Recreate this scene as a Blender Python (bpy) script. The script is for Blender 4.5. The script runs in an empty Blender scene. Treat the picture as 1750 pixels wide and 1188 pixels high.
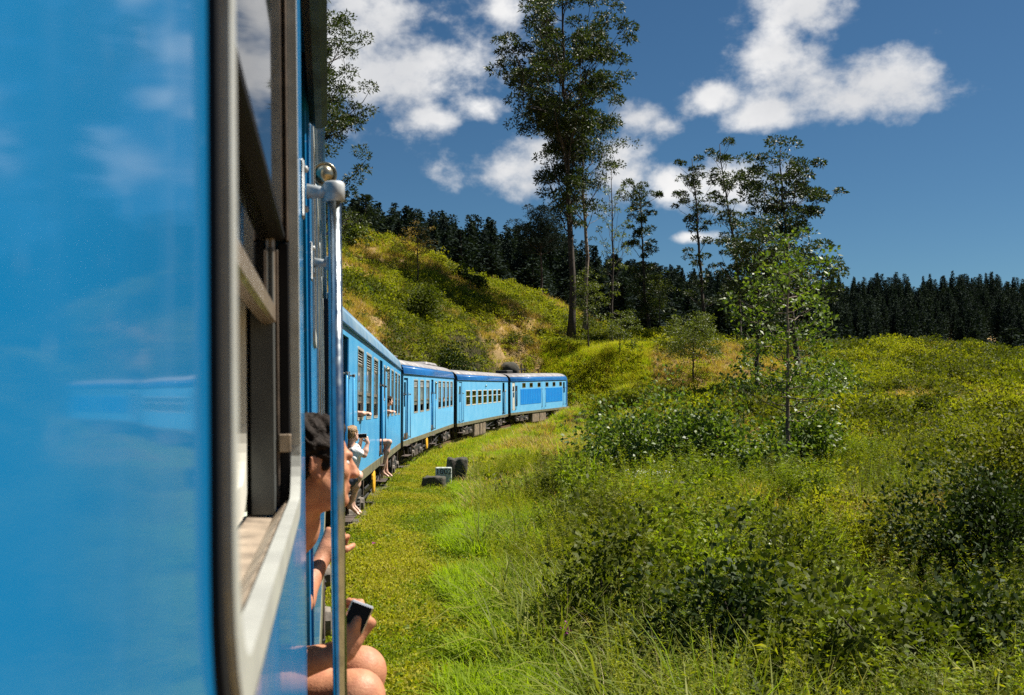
import bpy, math, random
import numpy as np
from mathutils import Vector, Matrix

scn = bpy.context.scene
COL = scn.collection
F, E, TH = 1701.4, 2.45, math.atan(81 / 1701.4)
ST, CT = math.sin(TH), math.cos(TH)
CAMP = np.array([0.0, 0.0, E])


def at(px, py, z):
    """a point of the place: seen in direction (px, py) of the 1750 px photograph, z metres ahead"""
    xc, yc = (px - 875) / F * z, (594 - py) / F * z
    return np.array([xc, z * CT - yc * ST, E + z * ST + yc * CT])


# ------------------------------------------------------------------ camera
cam_d = bpy.data.cameras.new('camera')
cam = bpy.data.objects.new('camera', cam_d)
COL.objects.link(cam)
cam.location = (0, 0, E)
cam.rotation_euler = (math.radians(90) + TH, 0, 0)
cam_d.sensor_width, cam_d.lens = 36, 35
cam_d.clip_start, cam_d.clip_end = 0.01, 3000
cam_d.dof.use_dof = True
cam_d.dof.focus_distance = 45
cam_d.dof.aperture_fstop = 9
scn.camera = cam

# ------------------------------------------------------------------ sun, sky, exposure
SUN_AZ, SUN_EL = math.radians(73), math.radians(58)
sd = np.array([math.sin(SUN_AZ) * math.cos(SUN_EL), math.cos(SUN_AZ) * math.cos(SUN_EL), math.sin(SUN_EL)])
sl = bpy.data.lights.new('sun', 'SUN')
sl.energy, sl.angle, sl.color = 5.0, math.radians(0.5), (1.0, 0.94, 0.84)
sun = bpy.data.objects.new('sun', sl)
COL.objects.link(sun)
sun.location = (40, 30, 60)
sun.rotation_euler = Vector(-sd).to_track_quat('-Z', 'Y').to_euler()
vs = scn.view_settings
scn.display_settings.display_device = 'sRGB'
vs.view_transform, vs.look, vs.exposure, vs.gamma, vs.use_curve_mapping = 'Standard', 'None', 1.2, 1, False
scn.cycles.use_denoising = False
scn.cycles.use_adaptive_sampling = False
scn.cycles.max_bounces = 8
scn.cycles.transparent_max_bounces = 16
scn.cycles.caustics_reflective = scn.cycles.caustics_refractive = False
scn.cycles.sample_clamp_indirect = 1.5
scn.cycles.sample_clamp_direct = 8


class NT:
    """small helper for node trees"""
    def __init__(s, tree):
        s.t = tree
        tree.nodes.clear()

    def n(s, typ, **kw):
        nd = s.t.nodes.new(typ)
        for k, v in kw.items():
            if k.startswith('i_'):
                nd.inputs[k[2:].replace('_', ' ')].default_value = v
            else:
                setattr(nd, k, v)
        return nd

    def l(s, a, b):
        s.t.links.new(a, b)

    def m(s, op, a, b=None, c=None, clamp=False):
        nd = s.t.nodes.new('ShaderNodeMath')
        nd.operation, nd.use_clamp = op, clamp
        for i, x in enumerate((a, b, c)):
            if x is None:
                continue
            if isinstance(x, (int, float)):
                nd.inputs[i].default_value = x
            else:
                s.l(x, nd.inputs[i])
        return nd.outputs[0]

    def mix(s, f, a, b, mode='MIX'):
        nd = s.t.nodes.new('ShaderNodeMix')
        nd.data_type, nd.blend_type = 'RGBA', mode
        for i, x in ((0, f), (6, a), (7, b)):
            if isinstance(x, (int, float)):
                nd.inputs[i].default_value = x
            elif isinstance(x, tuple):
                nd.inputs[i].default_value = (*x, 1) if len(x) == 3 else x
            else:
                s.l(x, nd.inputs[i])
        return nd.outputs[2]

    def noise(s, scale, detail=3, rough=.5, vec=None, dist=0):
        nd = s.n('ShaderNodeTexNoise')
        nd.inputs['Scale'].default_value, nd.inputs['Detail'].default_value = scale, detail
        nd.inputs['Roughness'].default_value, nd.inputs['Distortion'].default_value = rough, dist
        if vec is not None:
            s.l(vec, nd.inputs['Vector'])
        return nd.outputs['Fac']

    def ramp(s, x, a, b, lo=0.0, hi=1.0, smooth=True):
        nd = s.n('ShaderNodeMapRange')
        if smooth:
            nd.interpolation_type = 'SMOOTHSTEP'
        s.l(x, nd.inputs[0])
        for i, v in ((1, a), (2, b), (3, lo), (4, hi)):
            nd.inputs[i].default_value = v
        return nd.outputs[0]


world = bpy.data.worlds.new('World')
scn.world = world
world.use_nodes = True
w = NT(world.node_tree)
sky = w.n('ShaderNodeTexSky', sky_type='NISHITA', sun_disc=False, sun_elevation=SUN_EL, sun_rotation=SUN_AZ,
          altitude=1500, air_density=1.0, dust_density=0.9, ozone_density=3.0)
tc = w.n('ShaderNodeTexCoord')
DIR = tc.outputs['Generated']


def dot(vec):
    nd = w.n('ShaderNodeVectorMath', operation='DOT_PRODUCT')
    w.l(DIR, nd.inputs[0])
    nd.inputs[1].default_value = tuple(vec)
    return nd.outputs['Value']


CLOUDS = [(600, 50, 280, 135), (735, 92, 165, 90), (620, 130, 150, 70), (640, 140, 130, 50), (735, 205, 62, 32), (868, 292, 95, 60), (930, 262, 75, 50),
          (830, 185, 50, 26), (1375, 20, 105, 75), (1300, 90, 120, 62), (1205, 165, 95, 46), (1130, 210, 50, 26), (1515, 135, 118, 60),
          (1450, 175, 85, 45), (1310, 200, 90, 30), (1235, 300, 110, 58), (1140, 310, 60, 45), (1050, 300, 80, 80), (1095, 200, 70, 35),
          (1190, 405, 50, 12), (850, 20, 60, 40)]
cov = None
for (cx, cy, rx, ry) in CLOUDS:
    c = at(cx, cy, 1) - CAMP
    c = c / np.linalg.norm(c)
    r = np.cross(c, [0, 0, 1]); r /= np.linalg.norm(r)
    u = np.cross(r, c)
    a, b = dot(r * F / rx), dot(u * F / ry)
    q = w.m('SQRT', w.m('ADD', w.m('MULTIPLY', a, a), w.m('MULTIPLY', b, b)))
    v = w.m('SUBTRACT', 1.0, q)
    cov = v if cov is None else w.m('SMOOTH_MAX', cov, v, 0.35)
    if cov is not v:
        pass
cov = w.m('MAXIMUM', cov, -1.2)
# the rest of the sky carries the same kind of scattered cumulus
warp = w.n('ShaderNodeVectorMath', operation='MULTIPLY')
w.l(DIR, warp.inputs[0])
warp.inputs[1].default_value = (1, 1, 1.35)
base = w.noise(2.3, 2, .5, warp.outputs[0])
other = w.ramp(base, .52, .74, -1.3, .5)
away = w.m('GREATER_THAN', 0.62, dot((0.1, .97, .15)))
cov = w.m('MAXIMUM', cov, w.m('ADD', other, w.m('MULTIPLY', w.m('SUBTRACT', away, 1.0), 3.0)))
f1 = w.noise(10, 9, .56, warp.outputs[0], .1)
f2 = w.noise(34, 6, .6, warp.outputs[0])
fb = w.m('ADD', w.m('MULTIPLY', w.m('SUBTRACT', f1, .5), 2.9), w.m('MULTIPLY', w.m('SUBTRACT', f2, .5), 1.35))
dens = w.ramp(w.m('ADD', cov, fb), -.06, .95)
dens = w.m('MULTIPLY', dens, w.ramp(w.m('ADD', cov, 0.0), -1.0, -.25))
sx = w.n('ShaderNodeSeparateXYZ')
w.l(DIR, sx.inputs[0])
hs = w.n('ShaderNodeHueSaturation', i_Saturation=1.10, i_Value=.58)
w.l(sky.outputs[0], hs.inputs['Color'])
skyc = w.mix(1.0, hs.outputs[0], (0.72, 0.98, 1.03), 'MULTIPLY')
shade = w.ramp(w.noise(7, 5, .55, warp.outputs[0]), .3, .7)
cloudc = w.mix(shade, (6.0, 6.1, 6.3), (8.3, 8.25, 8.2))
colr = w.mix(dens, skyc, cloudc)
bg = w.n('ShaderNodeBackground', i_Strength=0.05)
w.l(colr, bg.inputs['Color'])
wo = w.n('ShaderNodeOutputWorld')
w.l(bg.outputs[0], wo.inputs['Surface'])

# ------------------------------------------------------------------ materials


def principled(name, col, rough=.5, metal=0.0, spec=.5, var=0.0, vscale=8.0, bump=0.0, bscale=40.0, coat=0.0, col2=None, emit=None,
               detail=4, vec='Object'):
    m = bpy.data.materials.new(name)
    m.use_nodes = True
    t = NT(m.node_tree)
    p = t.n('ShaderNodeBsdfPrincipled')
    p.inputs['Base Color'].default_value = (*col, 1)
    p.inputs['Roughness'].default_value = rough
    p.inputs['Metallic'].default_value = metal
    p.inputs['Specular IOR Level'].default_value = spec
    p.inputs['Coat Weight'].default_value = coat
    p.inputs['Coat Roughness'].default_value = .06
    o = t.n('ShaderNodeOutputMaterial')
    t.l(p.outputs[0], o.inputs['Surface'])
    if var or col2:
        tcx = t.n('ShaderNodeTexCoord')
        nz = t.noise(vscale, detail, .6, tcx.outputs[vec])
        c2 = col2 if col2 else tuple(c * (1 - var) for c in col)
        t.l(t.mix(t.ramp(nz, .35, .65), col, c2), p.inputs['Base Color'])
        t.l(t.ramp(nz, .3, .7, max(0, rough - .08), min(1, rough + .08)), p.inputs['Roughness'])
    if bump:
        tcx = t.n('ShaderNodeTexCoord')
        nz = t.noise(bscale, 4, .6, tcx.outputs[vec])
        b = t.n('ShaderNodeBump', i_Strength=bump, i_Distance=.02)
        t.l(nz, b.inputs['Height'])
        t.l(b.outputs[0], p.inputs['Normal'])
    return m


def leaf_mat(name, cols, trans=.3, rough=.4, spec=.4, tcol=(1.45, 1.55, .4), inst=.0):
    """cols: two to four leaf colours; each leaf takes its own mix"""
    m = bpy.data.materials.new(name)
    m.use_nodes = True
    t = NT(m.node_tree)
    g = t.n('ShaderNodeNewGeometry')
    oi = t.n('ShaderNodeObjectInfo')
    cr = t.n('ShaderNodeValToRGB')
    el = cr.color_ramp.elements
    el[0].color, el[1].color = (*cols[0], 1), (*cols[-1], 1)
    for i, c in enumerate(cols[1:-1]):
        e = el.new((i + 1) / (len(cols) - 1))
        e.color = (*c, 1)
    r = g.outputs['Random Per Island']
    if inst:
        r = t.m('ADD', t.m('MULTIPLY', r, 1 - inst), t.m('MULTIPLY', oi.outputs['Random'], inst))
    t.l(r, cr.inputs[0])
    p = t.n('ShaderNodeBsdfPrincipled', i_Roughness=rough)
    p.inputs['Specular IOR Level'].default_value = spec
    t.l(cr.outputs[0], p.inputs['Base Color'])
    tr = t.n('ShaderNodeBsdfTranslucent')
    t.l(t.mix(1.0, cr.outputs[0], tcol or (1.5, 1.5, .5), 'MULTIPLY'), tr.inputs['Color'])
    mx = t.n('ShaderNodeMixShader', i_Fac=trans)
    t.l(p.outputs[0], mx.inputs[1])
    t.l(tr.outputs[0], mx.inputs[2])
    o = t.n('ShaderNodeOutputMaterial')
    t.l(mx.outputs[0], o.inputs['Surface'])
    return m


def glass_mat(name, tint=(.55, .6, .6), ior=1.55, rough=.03):
    m = bpy.data.materials.new(name)
    m.use_nodes = True
    t = NT(m.node_tree)
    tr = t.n('ShaderNodeBsdfTransparent', i_Color=(*tint, 1))
    gl = t.n('ShaderNodeBsdfGlossy', i_Roughness=rough)
    fr = t.n('ShaderNodeFresnel', i_IOR=ior)
    mx = t.n('ShaderNodeMixShader')
    t.l(fr.outputs[0], mx.inputs[0]); t.l(tr.outputs[0], mx.inputs[1]); t.l(gl.outputs[0], mx.inputs[2])
    o = t.n('ShaderNodeOutputMaterial')
    t.l(mx.outputs[0], o.inputs['Surface'])
    return m


def painted_sheen_glass(name):
    m = bpy.data.materials.new(name)
    m.use_nodes = True
    t = NT(m.node_tree)
    p = t.n('ShaderNodeBsdfPrincipled', i_Roughness=.08)
    p.inputs['Base Color'].default_value = (.34, .40, .39, 1)  # grey diffuse tone stands in for hillside and sky mirrored in the panes
    p.inputs['Coat Weight'].default_value = .5
    tr = t.n('ShaderNodeBsdfTransparent', i_Color=(.6, .65, .65, 1))
    tcx = t.n('ShaderNodeTexCoord')
    mx = t.n('ShaderNodeMixShader')
    t.l(t.ramp(t.noise(1.7, 4, .6, tcx.outputs['Object']), .3, .7, .45, .85), mx.inputs[0])
    t.l(tr.outputs[0], mx.inputs[1]); t.l(p.outputs[0], mx.inputs[2])
    o = t.n('ShaderNodeOutputMaterial')
    t.l(mx.outputs[0], o.inputs['Surface'])
    return m


def paint_mat(name, col, col2, rough=.42, coat=.42, wave=.06, spec=.1):
    """coach paint: sun-faded patches, faint rain streaks down the side, slightly wavy sheet metal"""
    m = bpy.data.materials.new(name)
    m.use_nodes = True
    t = NT(m.node_tree)
    tcx = t.n('ShaderNodeTexCoord')
    mp = t.n('ShaderNodeMapping')
    mp.inputs['Scale'].default_value = (1, 9, .5)
    t.l(tcx.outputs['Object'], mp.inputs['Vector'])
    big = t.noise(1.3, 3, .6, tcx.outputs['Object'])
    st = t.noise(2.2, 5, .65, mp.outputs[0])
    fine = t.noise(60, 4, .6, tcx.outputs['Object'])
    c = t.mix(t.ramp(big, .3, .75), col, col2)
    dust = tuple(.5 * a + .5 * b for a, b in zip(col2, (.42, .42, .40)))
    c = t.mix(t.ramp(st, .5, .85, 0, .30), c, dust)
    c = t.mix(t.ramp(fine, .62, .8, 0, .18), c, (.5, .5, .46))
    p = t.n('ShaderNodeBsdfPrincipled')
    p.inputs['Specular IOR Level'].default_value = spec
    t.l(c, p.inputs['Base Color'])
    t.l(t.ramp(st, .35, .8, rough, rough + .2), p.inputs['Roughness'])
    p.inputs['Coat Weight'].default_value = coat
    p.inputs['Coat Roughness'].default_value = .06
    b = t.n('ShaderNodeBump', i_Strength=wave, i_Distance=.03)
    t.l(t.noise(3.2, 2, .5, tcx.outputs['Object']), b.inputs['Height'])
    t.l(b.outputs[0], p.inputs['Normal'])
    t.l(b.outputs[0], p.inputs['Coat Normal'])
    o = t.n('ShaderNodeOutputMaterial')
    t.l(p.outputs[0], o.inputs['Surface'])
    return m


M = {}
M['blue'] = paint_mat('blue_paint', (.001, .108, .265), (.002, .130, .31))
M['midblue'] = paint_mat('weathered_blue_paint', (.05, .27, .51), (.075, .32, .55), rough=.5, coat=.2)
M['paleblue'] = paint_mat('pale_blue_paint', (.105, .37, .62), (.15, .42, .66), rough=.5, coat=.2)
M['deepblue'] = paint_mat('deep_blue_paint', (.010, .095, .29), (.018, .13, .34), rough=.3, coat=.3)
M['panelblue'] = paint_mat('mesh_blue_paint', (.01, .19, .56), (.012, .22, .60), rough=.45, coat=.1)
M['navy'] = principled('dark_navy', (.008, .022, .045), .5, var=.4)
M['roofgrey'] = principled('roof_grey', (.27, .255, .26), .6, var=.45, vscale=1.6, bump=.1)
M['rooffade'] = paint_mat('roof_faded_blue', (.10, .20, .30), (.20, .28, .34), rough=.5, coat=.0)
M['olive'] = principled('olive_solebar', (.17, .155, .095), .55, var=.45, vscale=3)
M['alu'] = principled('window_aluminium', (.40, .41, .38), .5, metal=.2, var=.25, vscale=14, bump=.05)
M['steel'] = principled('polished_steel', (.44, .49, .52), .22, metal=1.0, var=.25, vscale=30)
M['bracket'] = principled('bracket_steel', (.42, .44, .44), .55, metal=.3, var=.4, vscale=40)
M['darkbronze'] = principled('dark_bronze', (.11, .085, .065), .55, spec=.2, var=.4, vscale=25)
M['brass'] = principled('lamp_bronze', (.42, .37, .26), .28, metal=.9, var=.4, vscale=60)
M['rubber'] = principled('rubber', (.010, .010, .011), .7, spec=.08)
M['black'] = principled('underframe_black', (.018, .017, .016), .7, var=.5, vscale=5)
M['rust'] = principled('underframe_rust', (.085, .06, .045), .75, var=.6, vscale=6)
M['grime'] = principled('axlebox_grime', (.17, .14, .11), .7, var=.6, vscale=9)
M['yellow'] = principled('yellow_disc', (.75, .40, .03), .45, var=.2, vscale=10)
M['cream'] = principled('cream_enamel', (.62, .60, .52), .4, var=.15, vscale=5)
M['inner'] = principled('inside_panel', (.07, .075, .07), .6, var=.3)
M['sill'] = principled('worn_sill', (.42, .34, .26), .42, var=.55, vscale=16, metal=.25)
M['wood'] = principled('brown_door_wood', (.11, .065, .04), .5, var=.4, vscale=20)
M['sash'] = principled('tarnished_sash', (.34, .27, .20), .35, metal=.55, var=.4, vscale=25)
M['glass'] = glass_mat('window_glass')
M['sheenglass'] = painted_sheen_glass('painted_sheen_glass')
M['greenglass'] = glass_mat('green_glass', (.20, .26, .10), 1.5)
M['tank'] = principled('brown_tank', (.24, .18, .13), .6, var=.5, vscale=5)
M['skin'] = principled('tanned_skin', (.44, .205, .115), .55, var=.25, vscale=30, bump=.15, bscale=160, col2=(.36, .15, .085), spec=.3)
M['skin2'] = principled('fair_skin', (.60, .36, .27), .5, var=.15, vscale=22)
M['darkhair'] = principled('dark_hair', (.016, .010, .007), .7, spec=.15, var=.5, vscale=50, bump=.4, bscale=120)
M['fairhair'] = principled('blonde_hair', (.34, .19, .07), .45, var=.5, vscale=40, bump=.6, bscale=90)
M['white'] = principled('white_cotton', (.78, .77, .75), .8, var=.08, bump=.2, bscale=30)
M['shirt2'] = principled('pale_green_cotton', (.45, .52, .42), .85, bump=.2, bscale=30)
M['shorts'] = principled('dark_shorts', (.05, .06, .09), .85, bump=.2, bscale=30)
M['phone'] = principled('phone_black', (.004, .004, .004), .3, spec=.15)
M['phonerim'] = principled('phone_rim', (.75, .76, .78), .25, metal=.6)
M['stone'] = principled('mossy_stone', (.055, .042, .034), .9, var=.6, vscale=14, bump=.8, bscale=25, col2=(.03, .035, .018))
M['marker'] = principled('marker_paint', (.48, .52, .48), .75, var=.4, vscale=18, bump=.2)
M['letter'] = principled('marker_black', (.02, .02, .02), .7)
M['ballast'] = principled('ballast', (.10, .085, .07), .95, var=.6, vscale=18, bump=1.0, bscale=22, vec='Object')
M['rail'] = principled('rusty_rail', (.16, .09, .06), .5, metal=.3, var=.4)
M['eye'] = principled('eye', (.55, .53, .50), .15)
M['lens'] = principled('lamp_lens', (.55, .50, .40), .2, metal=.4)
M['bark'] = principled('dark_bark', (.055, .040, .030), .9, var=.5, vscale=3, bump=.8, bscale=9)
M['palebark'] = principled('pale_bark', (.26, .20, .15), .85, var=.6, vscale=2.2, bump=.6, bscale=8, col2=(.09, .065, .05))
M['gum'] = leaf_mat('gum_leaf', [(.014, .024, .010), (.028, .044, .013), (.055, .070, .020)], .25, .5, .25)
M['gumlight'] = leaf_mat('light_gum_leaf', [(.045, .062, .014), (.09, .115, .022), (.14, .16, .035)], .3, .5, .3)
M['pine'] = leaf_mat('pine_needles', [(.009, .016, .015), (.016, .027, .022), (.032, .046, .029)], .10, .8, .06, inst=.5)  # needle colour slightly blue to imitate haze over the far forest
M['glossleaf'] = leaf_mat('glossy_leaf', [(.045, .08, .013), (.09, .14, .02), (.15, .195, .04)], .32, .5, .35)
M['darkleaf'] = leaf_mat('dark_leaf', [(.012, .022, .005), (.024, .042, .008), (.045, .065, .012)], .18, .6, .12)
M['fineweed'] = leaf_mat('fine_weed_leaf', [(.09, .115, .008), (.19, .21, .013), (.30, .28, .024)], .45, .55, .15, inst=.5)
M['brownweed'] = leaf_mat('brown_weed', [(.05, .035, .012), (.10, .075, .02), (.16, .13, .035)], .3, .7, .1, inst=.5)
M['fern'] = leaf_mat('fern_leaf', [(.10, .12, .010), (.18, .195, .015), (.27, .25, .024)], .42, .65, .12, inst=.6)
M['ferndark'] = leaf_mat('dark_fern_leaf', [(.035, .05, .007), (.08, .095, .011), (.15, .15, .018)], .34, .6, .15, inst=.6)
M['weed'] = leaf_mat('weed_leaf', [(.06, .10, .008), (.15, .195, .013), (.26, .28, .022)], .42, .55, .18, inst=.5)
M['grass'] = leaf_mat('verge_grass', [(.19, .21, .018), (.29, .28, .025), (.38, .32, .06)], .42, .6, .15, inst=.5)
M['lush'] = leaf_mat('lush_grass', [(.13, .20, .008), (.20, .28, .012), (.27, .32, .025)], .48, .6, .12, inst=.5)
M['reed'] = leaf_mat('reed_leaf', [(.06, .09, .010), (.13, .16, .018), (.22, .22, .04)], .40, .55, .15, inst=.4)
M['dry'] = leaf_mat('dry_grass', [(.22, .145, .055), (.33, .225, .085), (.42, .30, .12)], .35, .6, .2, inst=.6)
M['straw'] = leaf_mat('straw', [(.22, .18, .08), (.32, .26, .11)], .3, .5, .3)
M['purple'] = leaf_mat('purple_petal', [(.40, .05, .35), (.55, .12, .45)], .4, .5, .2, tcol=(1, .8, 1))
M['whiteflower'] = leaf_mat('white_flower', [(.55, .55, .45), (.75, .73, .62)], .3, .6, .2, tcol=(1, 1, 1))

# ------------------------------------------------------------------ mesh helpers


class MB:
    """collects shapes and links them as ONE mesh object"""
    def __init__(s):
        s.v, s.f, s.m = [], [], []
        s.mi = 0

    def add(s, vs_, fs_):
        o = len(s.v)
        s.v.extend([tuple(map(float, p)) for p in vs_])
        for f in fs_:
            s.f.append(tuple(i + o for i in f))
            s.m.append(s.mi)
        return s

    def box(s, a, b):
        (x0, y0, z0), (x1, y1, z1) = a, b
        return s.add([(x0, y0, z0), (x1, y0, z0), (x1, y1, z0), (x0, y1, z0), (x0, y0, z1), (x1, y0, z1), (x1, y1, z1), (x0, y1, z1)],
                     [(0, 3, 2, 1), (4, 5, 6, 7), (0, 1, 5, 4), (1, 2, 6, 5), (2, 3, 7, 6), (3, 0, 4, 7)])

    def bbox(s, a, b, c=.01):
        """box with chamfered edges"""
        a, b = np.array(a, float), np.array(b, float)
        vs_, idx = [], {}
        for sx in (0, 1):
            for sy in (0, 1):
                for sz in (0, 1):
                    for ax in range(3):
                        p = np.array([(a, b)[k][i] for i, k in enumerate((sx, sy, sz))])
                        for i, k in enumerate((sx, sy, sz)):
                            if i != ax:
                                p[i] += c if k == 0 else -c
                        idx[(sx, sy, sz, ax)] = len(vs_)
                        vs_.append(p)
        fs_ = []
        for ax in range(3):
            o1, o2 = [i for i in range(3) if i != ax]
            for k in (0, 1):
                q = []
                for (i, j) in ((0, 0), (1, 0), (1, 1), (0, 1)):
                    key = [0, 0, 0]
                    key[ax], key[o1], key[o2] = k, i, j
                    q.append(idx[(*key, ax)])
                fs_.append(tuple(q))
            for i in (0, 1):
                for j in (0, 1):
                    k0, k1 = [0, 0, 0], [0, 0, 0]
                    k0[o1], k0[o2], k1[o1], k1[o2] = i, j, i, j
                    k1[ax] = 1
                    fs_.append((idx[(*k0, o1)], idx[(*k1, o1)], idx[(*k1, o2)], idx[(*k0, o2)]))
        for sx in (0, 1):
            for sy in (0, 1):
                for sz in (0, 1):
                    fs_.append(tuple(idx[(sx, sy, sz, a_)] for a_ in range(3)))
        return s.add(vs_, fs_)

    def tube(s, pts, rad, n=8, caps=True):
        pts = [np.array(p, float) for p in pts]
        if isinstance(rad, (int, float)):
            rad = [rad] * len(pts)
        vs_, fs_ = [], []
        ref = np.array([.31, .17, .93])
        for i, p in enumerate(pts):
            d = pts[min(i + 1, len(pts) - 1)] - pts[max(i - 1, 0)]
            d = d / (np.linalg.norm(d) + 1e-9)
            if abs(d @ ref) > .95:
                ref = np.array([.93, .31, .17])
            a = np.cross(d, ref); a /= np.linalg.norm(a)
            b = np.cross(d, a)
            for k in range(n):
                t = 2 * math.pi * k / n
                vs_.append(p + rad[i] * (math.cos(t) * a + math.sin(t) * b))
        for i in range(len(pts) - 1):
            for k in range(n):
                fs_.append((i * n + k, i * n + (k + 1) % n, (i + 1) * n + (k + 1) % n, (i + 1) * n + k))
        if caps:
            fs_.append(tuple(range(n - 1, -1, -1)))
            fs_.append(tuple(range((len(pts) - 1) * n, len(pts) * n)))
        return s.add(vs_, fs_)

    def lathe(s, prof, org, axis, n=20):
        """profile of (along axis, radius)"""
        axis = np.array(axis, float); axis /= np.linalg.norm(axis)
        a = np.cross(axis, [.3, .2, .9]); a /= np.linalg.norm(a)
        b = np.cross(axis, a)
        org = np.array(org, float)
        vs_, fs_ = [], []
        for (h, r) in prof:
            for k in range(n):
                t = 2 * math.pi * k / n
                vs_.append(org + axis * h + r * (math.cos(t) * a + math.sin(t) * b))
        for i in range(len(prof) - 1):
            for k in range(n):
                fs_.append((i * n + k, i * n + (k + 1) % n, (i + 1) * n + (k + 1) % n, (i + 1) * n + k))
        fs_.append(tuple(range(n - 1, -1, -1)))
        fs_.append(tuple(range((len(prof) - 1) * n, len(prof) * n)))
        return s.add(vs_, fs_)

    def plate(s, u0, u1, w0, w1, hole, r, x1, x0, nseg=4):
        """side plate in the y-z plane, thickness x0..x1, with a rounded hole (h0, h1, g0, g1)"""
        h0, h1, g0, g1 = hole
        cor = [(u0, w0), (u1, w0), (u1, w1), (u0, w1)]
        cen = [(h0 + r, g0 + r), (h1 - r, g0 + r), (h1 - r, g1 - r), (h0 + r, g1 - r)]
        loop = []
        for i, (cu, cw) in enumerate(cen):
            for k in range(nseg + 1):
                t = math.pi + i * math.pi / 2 + k / nseg * math.pi / 2
                loop.append((cu + r * math.cos(t), cw + r * math.sin(t)))
        n = len(loop)
        vs_, fs_ = [], []
        for x in (x1, x0):
            vs_ += [(x, a, b) for a, b in cor] + [(x, a, b) for a, b in loop]
        k1 = 4 + n
        for side in (0, 1):
            o = side * k1
            for i in range(4):
                L = [o + 4 + i * (nseg + 1) + k for k in range(nseg + 1)]
                for k in range(nseg):
                    fs_.append((o + i, L[k + 1], L[k]) if side else (o + i, L[k], L[k + 1]))
                nx = (i + 1) % 4
                q = (o + i, o + nx, o + 4 + nx * (nseg + 1), L[-1])
                fs_.append(q if not side else q[::-1])
        for k in range(n):
            a, b = 4 + k, 4 + (k + 1) % n
            fs_.append((a, b, b + k1, a + k1))
        for i in range(4):
            a, b = i, (i + 1) % 4
            fs_.append((b, a, a + k1, b + k1))
        return s.add(vs_, fs_)

    def ring(s, h0, h1, g0, g1, r, wid, x1, x0, nseg=6):
        """rounded rectangular frame lying in the y-z plane"""
        loops = []
        for off, x in ((0, x1), (0, x0), (wid, x0), (wid, x1)):
            rr = max(r - off, .004)
            lo = []
            for i, (cu, cw) in enumerate([(h0 + off + rr, g0 + off + rr), (h1 - off - rr, g0 + off + rr), (h1 - off - rr, g1 - off - rr), (h0 + off + rr, g1 - off - rr)]):
                for k in range(nseg + 1):
                    t = math.pi + i * math.pi / 2 + k / nseg * math.pi / 2
                    lo.append((x, cu + rr * math.cos(t), cw + rr * math.sin(t)))
            loops.append(lo)
        n = len(loops[0])
        fs_ = []
        for j in range(4):
            a, b = j * n, ((j + 1) % 4) * n
            for k in range(n):
                k2 = (k + 1) % n
                fs_.append((a + k, a + k2, b + k2, b + k))
        return s.add([p for lo in loops for p in lo], fs_)

    def build(s, name, mats, parent=None, smooth=False, loc=None):
        me = bpy.data.meshes.new(name)
        me.from_pydata(s.v, [], s.f)
        mats = mats if isinstance(mats, (list, tuple)) else [mats]
        for m_ in mats:
            me.materials.append(m_)
        if len(mats) > 1:
            me.polygons.foreach_set('material_index', s.m)
        if smooth:
            me.polygons.foreach_set('use_smooth', [True] * len(me.polygons))
        me.update()
        return link(name, me, parent, loc)


def link(name, me, parent=None, loc=None):
    o = bpy.data.objects.new(name, me)
    COL.objects.link(o)
    if parent is not None:
        o.parent = parent
    if loc is not None:
        o.location = tuple(map(float, loc))
    return o


def fast_mesh(name, V, Q, mats, mi=None, smooth=False):
    """V (n,3), Q (m,4) numpy -> mesh"""
    me = bpy.data.meshes.new(name)
    V = np.asarray(V, np.float32); Q = np.asarray(Q, np.int32)
    k = Q.shape[1]
    me.vertices.add(len(V)); me.loops.add(Q.size); me.polygons.add(len(Q))
    me.vertices.foreach_set('co', V.ravel())
    me.loops.foreach_set('vertex_index', Q.ravel())
    me.polygons.foreach_set('loop_start', np.arange(0, Q.size, k, dtype=np.int32))
    for m_ in (mats if isinstance(mats, (list, tuple)) else [mats]):
        me.materials.append(m_)
    if mi is not None:
        me.polygons.foreach_set('material_index', np.asarray(mi, np.int32))
    if smooth:
        me.polygons.foreach_set('use_smooth', np.ones(len(Q), bool))
    me.update(calc_edges=True)
    me.validate()
    return me


def tag(o, label=None, cat=None, group=None, kind=None):
    for k, v in (('label', label), ('category', cat), ('group', group), ('kind', kind)):
        if v:
            o[k] = v
    return o


def empty(name, loc=(0, 0, 0), mat=None):
    o = bpy.data.objects.new(name, None)
    o.empty_display_size = .2
    COL.objects.link(o)
    if mat is not None:
        o.matrix_world = mat
    else:
        o.location = tuple(map(float, loc))
    return o


def unit(v):
    v = np.asarray(v, float)
    return v / (np.linalg.norm(v, axis=-1, keepdims=True) + 1e-12)


# ---- numpy value noise
def _hash(ix, iy, s):
    h = (ix.astype(np.int64) * 374761393 + iy.astype(np.int64) * 668265263 + s * 974634541) & 0x7fffffff
    h = ((h ^ (h >> 13)) * 1274126177) & 0x7fffffff
    return ((h ^ (h >> 16)) & 0xffff) / 65535.0


def vnoise(x, y, s=0):
    x = np.asarray(x, float); y = np.asarray(y, float)
    ix, iy = np.floor(x), np.floor(y)
    fx, fy = x - ix, y - iy
    fx, fy = fx * fx * (3 - 2 * fx), fy * fy * (3 - 2 * fy)
    a, b = _hash(ix, iy, s), _hash(ix + 1, iy, s)
    c, d = _hash(ix, iy + 1, s), _hash(ix + 1, iy + 1, s)
    return (a * (1 - fx) + b * fx) * (1 - fy) + (c * (1 - fx) + d * fx) * fy


def fbm(x, y, s=0, o=4):
    r, a, t = 0, .5, 0
    for i in range(o):
        r = r + a * vnoise(x * 2 ** i, y * 2 ** i, s + i * 17)
        t += a
        a *= .5
    return r / t


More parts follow.
